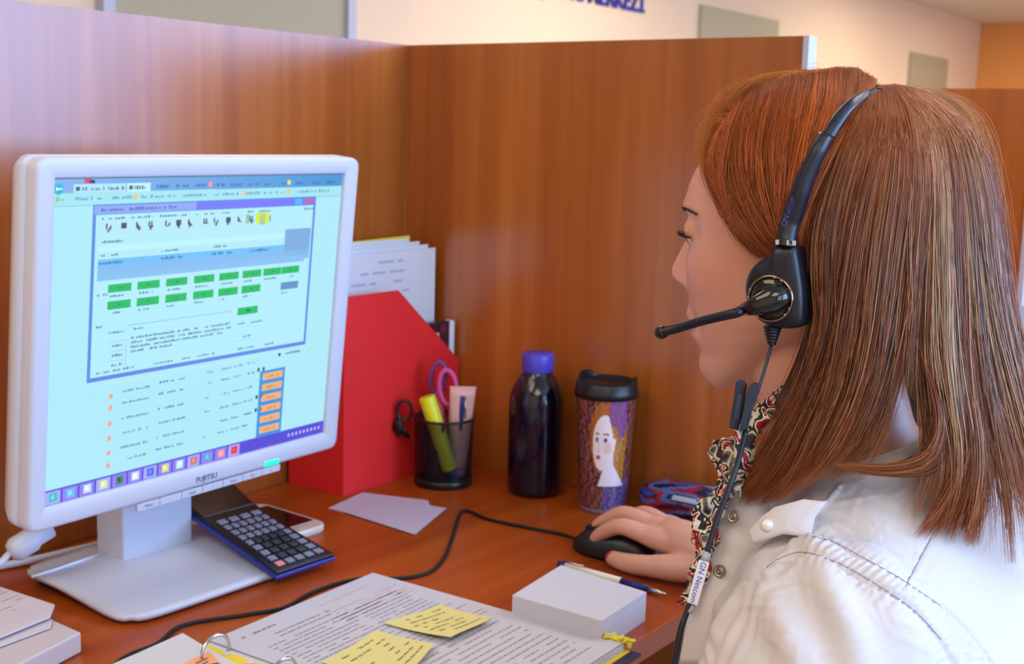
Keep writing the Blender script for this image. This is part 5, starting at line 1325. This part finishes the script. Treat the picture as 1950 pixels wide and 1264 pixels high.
# boom: swivel hub, arm, ribbed tube, microphone tip
hubp = onear(1500, 562, 0) + EN * .010
j1 = onear(1455, 578, 0) + EN * .016; j2 = onear(1424, 588, 0) + EN * .017
tipD = .845
tip = at(1262, 632, tipD); mid = at(1340, 610, .805)
b = MB(); b.tube([hubp + EN * -.003, hubp + EN * .001, hubp + (j1 - hubp) * .35 + EN * .002, j1, j2], [.0078, .0084, .0082, .0058, .0028], 20, ell=(tuple(EN), .72)); b.build('boom_swivel', HG, hs_, smooth=True)
P = spline([j2, at(1400, 596, .775), mid, at(1290, 625, .832), tip], 220)
rad = [.0026 + (.00055 * (1 if (i // 2) % 2 else 0) if i > 30 else 0) for i in range(220)]
b = MB(); b.tube(P, rad, 14); b.build('boom', HB, hs_, smooth=True)
b = MB(); q = (tip - Vector(P[-12])).normalized()
b.tube([tip - q * .003, tip - q * .001, tip + q * .002, tip + q * .0045, tip + q * .0055], [.0036, .0044, .0048, .0038, .001], 16); b.build('microphone_tip', mat('mic_tip', (40, 26, 28), .25), hs_, smooth=True)
# strain relief and cable
s0 = onear(1468, 622, 0) + EN * -.003; s1 = onear(1466, 657, 0) + EN * -.003
P = [s0 + (s1 - s0) * t_ for t_ in np.linspace(0, 1, 24)]
b = MB(); b.tube(P, [(.0056 - .0032 * i / 23) * (1 + .16 * (1 if (i // 2) % 2 else 0)) for i in range(24)], 14); b.build('strain_relief', HB, hs_, smooth=True)
cab = [s1, at(1457, 700, .783), at(1446, 735, .780), at(1432, 775, .776), at(1420, 820, .774), at(1405, 880, .773), at(1388, 930, .770), at(1365, 990, .768), at(1345, 1055, .765), at(1328, 1110, .764), at(1308, 1165, .762), at(1296, 1200, .760), at(1284, 1264, .758), at(1275, 1330, .756)]
def capt(i): return cab[i]
b = MB(); b.tube(spline(cab[:5], 40), .0011, 8); b.build('cable', HB, hs_, smooth=True)
b = MB(); b.tube(spline(cab[4:], 70), .0019, 10); b.build('cable', HB, hs_, smooth=True)
# clothing clip: two jaws
def slabpx(poly, D0_, D1_, m, name, bev=.0006):
    """poly in pixels of one flat face at depth D0_, thickness to D1_"""
    b = MB(); n_ = len(poly); vs = [at(x, y, D0_) for x, y in poly] + [at(x, y, D1_) for x, y in poly]
    b.add(vs, [tuple(range(n_)), tuple(reversed(range(n_, 2 * n_)))] + [(i, i + n_, (i + 1) % n_ + n_, (i + 1) % n_) for i in range(n_)]); return b.build(name, m, hs_, bevel=bev)
slabpx([(1402, 726), (1410, 722), (1418, 724), (1423, 732), (1418, 765), (1411, 800), (1406, 820), (1389, 814), (1390, 800), (1397, 760)], .770, .776, HB, 'clip_jaw')
slabpx([(1404, 752), (1414, 752), (1408, 800), (1397, 797)], .7693, .7699, mat('clip_inset', (44, 52, 80), .4), 'clip_inset', .0001)
slabpx([(1432, 729), (1441, 728), (1448, 734), (1446, 748), (1434, 770), (1425, 795), (1420, 818), (1408, 822), (1412, 795), (1419, 762), (1425, 738)], .764, .771, HB, 'clip_jaw')
# cable tag
t0, t1 = at(1341, 1068, .7615), at(1318, 1150, .7605)
tdir = (t1 - t0).normalized(); tn = (CV - t0).normalized(); ts = tdir.cross(tn).normalized()
b = MB(); b.prism([t0 - ts * .0034, t1 - ts * .0034, t1 + ts * .0034, t0 + ts * .0034], tn * .0016); b.build('cable_tag', mat('tag_white', (228, 228, 236), .3), hs_, bevel=.0006)
LOGO = mat('tag_blue', (40, 90, 200), .4)
textmesh('tag_lettering', 'GN Netcom', .0050, LOGO, hs_, t0 + (t1 - t0) * .5 + tn * .0018 - tn.cross(tdir) * .0016, tdir, tn.cross(tdir), .00005)
for a_, c_ in (((1348, 1052), (1341, 1068)), ((1318, 1150), (1311, 1166))):
    MB().tube([at(*a_, .7635), at(*c_, .7625)], .0026, 12).build('tag_collar', mat('tag_clear', (170, 174, 184), .2), hs_, smooth=True)
# lettering on the band
pA, pB = at(1497, 432, hD(1500, 420, .0215)), at(1513, 376, hD(1514, 380, .0215))
b = None
ld = (pB - pA).normalized(); ln_ = (CV - pA).normalized(); lu = ln_.cross(ld).normalized()
LM = mat('band_print', (70, 88, 160), .4)
textmesh('band_lettering', 'GN', .0046, LM, hs_, pA, ld, lu, .00005, 0, 'LEFT')
textmesh('band_lettering', 'NETCOM', .0026, LM, hs_, pA + ld * .0075, ld, lu, .00005, 0, 'LEFT')
bpy.data.materials.remove(MATS['x_tmp']) if MATS['x_tmp'].users == 0 else None
# ================================================================ colleague in the next cubicle
cp_ = thing('person', 'colleague in a pale blue shirt sitting beyond the hair at the right edge', 'person', (.80, 1.10, 0))
def PX(px, py, y):                        # point on the vertical plane at world y
    d = ray(px, py); t_ = (y - CAM[1]) / d[1]; return Vector(CAM + d * t_)
c = PX(2105, 655, 1.10)
b = MB(); limb(b, [c + V(0, 0, -.42), c + V(0, 0, -.2), c + V(0, 0, .0), c + V(0, 0, .06)], [.15, .15, .15, .09], ell=((1, 0, 0), .7))
limb(b, [c + V(0, 0, .05), c + V(0, 0, .16)], [.05, .05]); limb(b, [c + V(-.01, 0, .19), c + V(-.01, 0, .255)], [.072, .080])
el_ = PX(1990, 800, 1.02); ha_ = PX(1942, 702, .98)
limb(b, [c + V(-.13, 0, 0), el_, ha_], [.04, .034, .024]); limb(b, [ha_, PX(1936, 690, .97)], [.024, .02])
o = b.build('body', mat('skin_far', (214, 150, 120), .5), None); md = o.modifiers.new('r', 'REMESH'); md.mode = 'VOXEL'; md.voxel_size = .007; md.use_smooth_shade = True
setparent(o, cp_)
b = MB(); limb(b, [c + V(0, 0, -.44), c + V(0, 0, -.2), c + V(0, 0, .0), c + V(0, 0, .05)], [.165, .165, .165, .10], ell=((1, 0, 0), .7))
limb(b, [c + V(-.12, 0, .0), c + V(-.135, -.02, -.02), el_], [.065, .060, .052])
o = b.build('shirt', mat('shirt_blue', (150, 180, 226), .7), None); md = o.modifiers.new('r', 'REMESH'); md.mode = 'VOXEL'; md.voxel_size = .007; md.use_smooth_shade = True; setparent(o, cp_)
b = MB(); limb(b, [c + V(-.01, .02, .215), c + V(-.01, .02, .27)], [.085, .088]); b.build('hair', mat('hair_far', (44, 30, 26), .5), cp_, smooth=True)
tt = thing('desk_phone', 'black office phone beside the colleague at the right edge', 'phone', PX(1960, 800, .9))
pz = PX(1962, 775, .9)
MB().prism([pz + V(-.05, -.07, -.03), pz + V(.10, -.07, -.03), pz + V(.10, .07, -.03), pz + V(-.05, .07, -.03)], (0, 0, .03)).build('phone_base', BLACKM, tt, bevel=.006)
MB().tube([pz + V(-.03, -.06, .012), pz + V(-.03, -.055, .03), pz + V(-.03, .055, .03), pz + V(-.03, .06, .012)], [.018, .014, .014, .018], 14).build('handset', BLACKM, tt, smooth=True)
b = MB(); dzz = pz.z - .03
dk2 = thing('desk', 'second desk in the next cubicle behind the wood partition', 'desk', (.32, .7, 0))
MB().box((.375, .70, min(dzz, DZ) - .0125), (.71, 1.28, .025)).build('desktop', W_DESK, dk2)
MB().box((.45, .70, (min(dzz, DZ) - .025) / 2), (.60, .02, min(dzz, DZ) - .025)).build('side_panel', W_PART, dk2)
for (x_, w_) in ((1480, 3.5), (1500, 2.2), (1512, 4.0)):
    p_ = at(x_, 462 + (1499 - x_) * -.05, hD(1499, 462, .0225) + .0022 * ((x_ - 1499) / 20) ** 2)
    MB().box(p_, (.0012 * w_ / 2, .0004, .0030), Matrix((tuple(R_), tuple(-F_), tuple(U_))).transposed() @ Matrix.Rotation(math.radians(90), 3, 'X') @ Matrix.Rotation(math.radians(90), 3, 'X')).build('ring_mark', mat('mark_silver'), hs_)
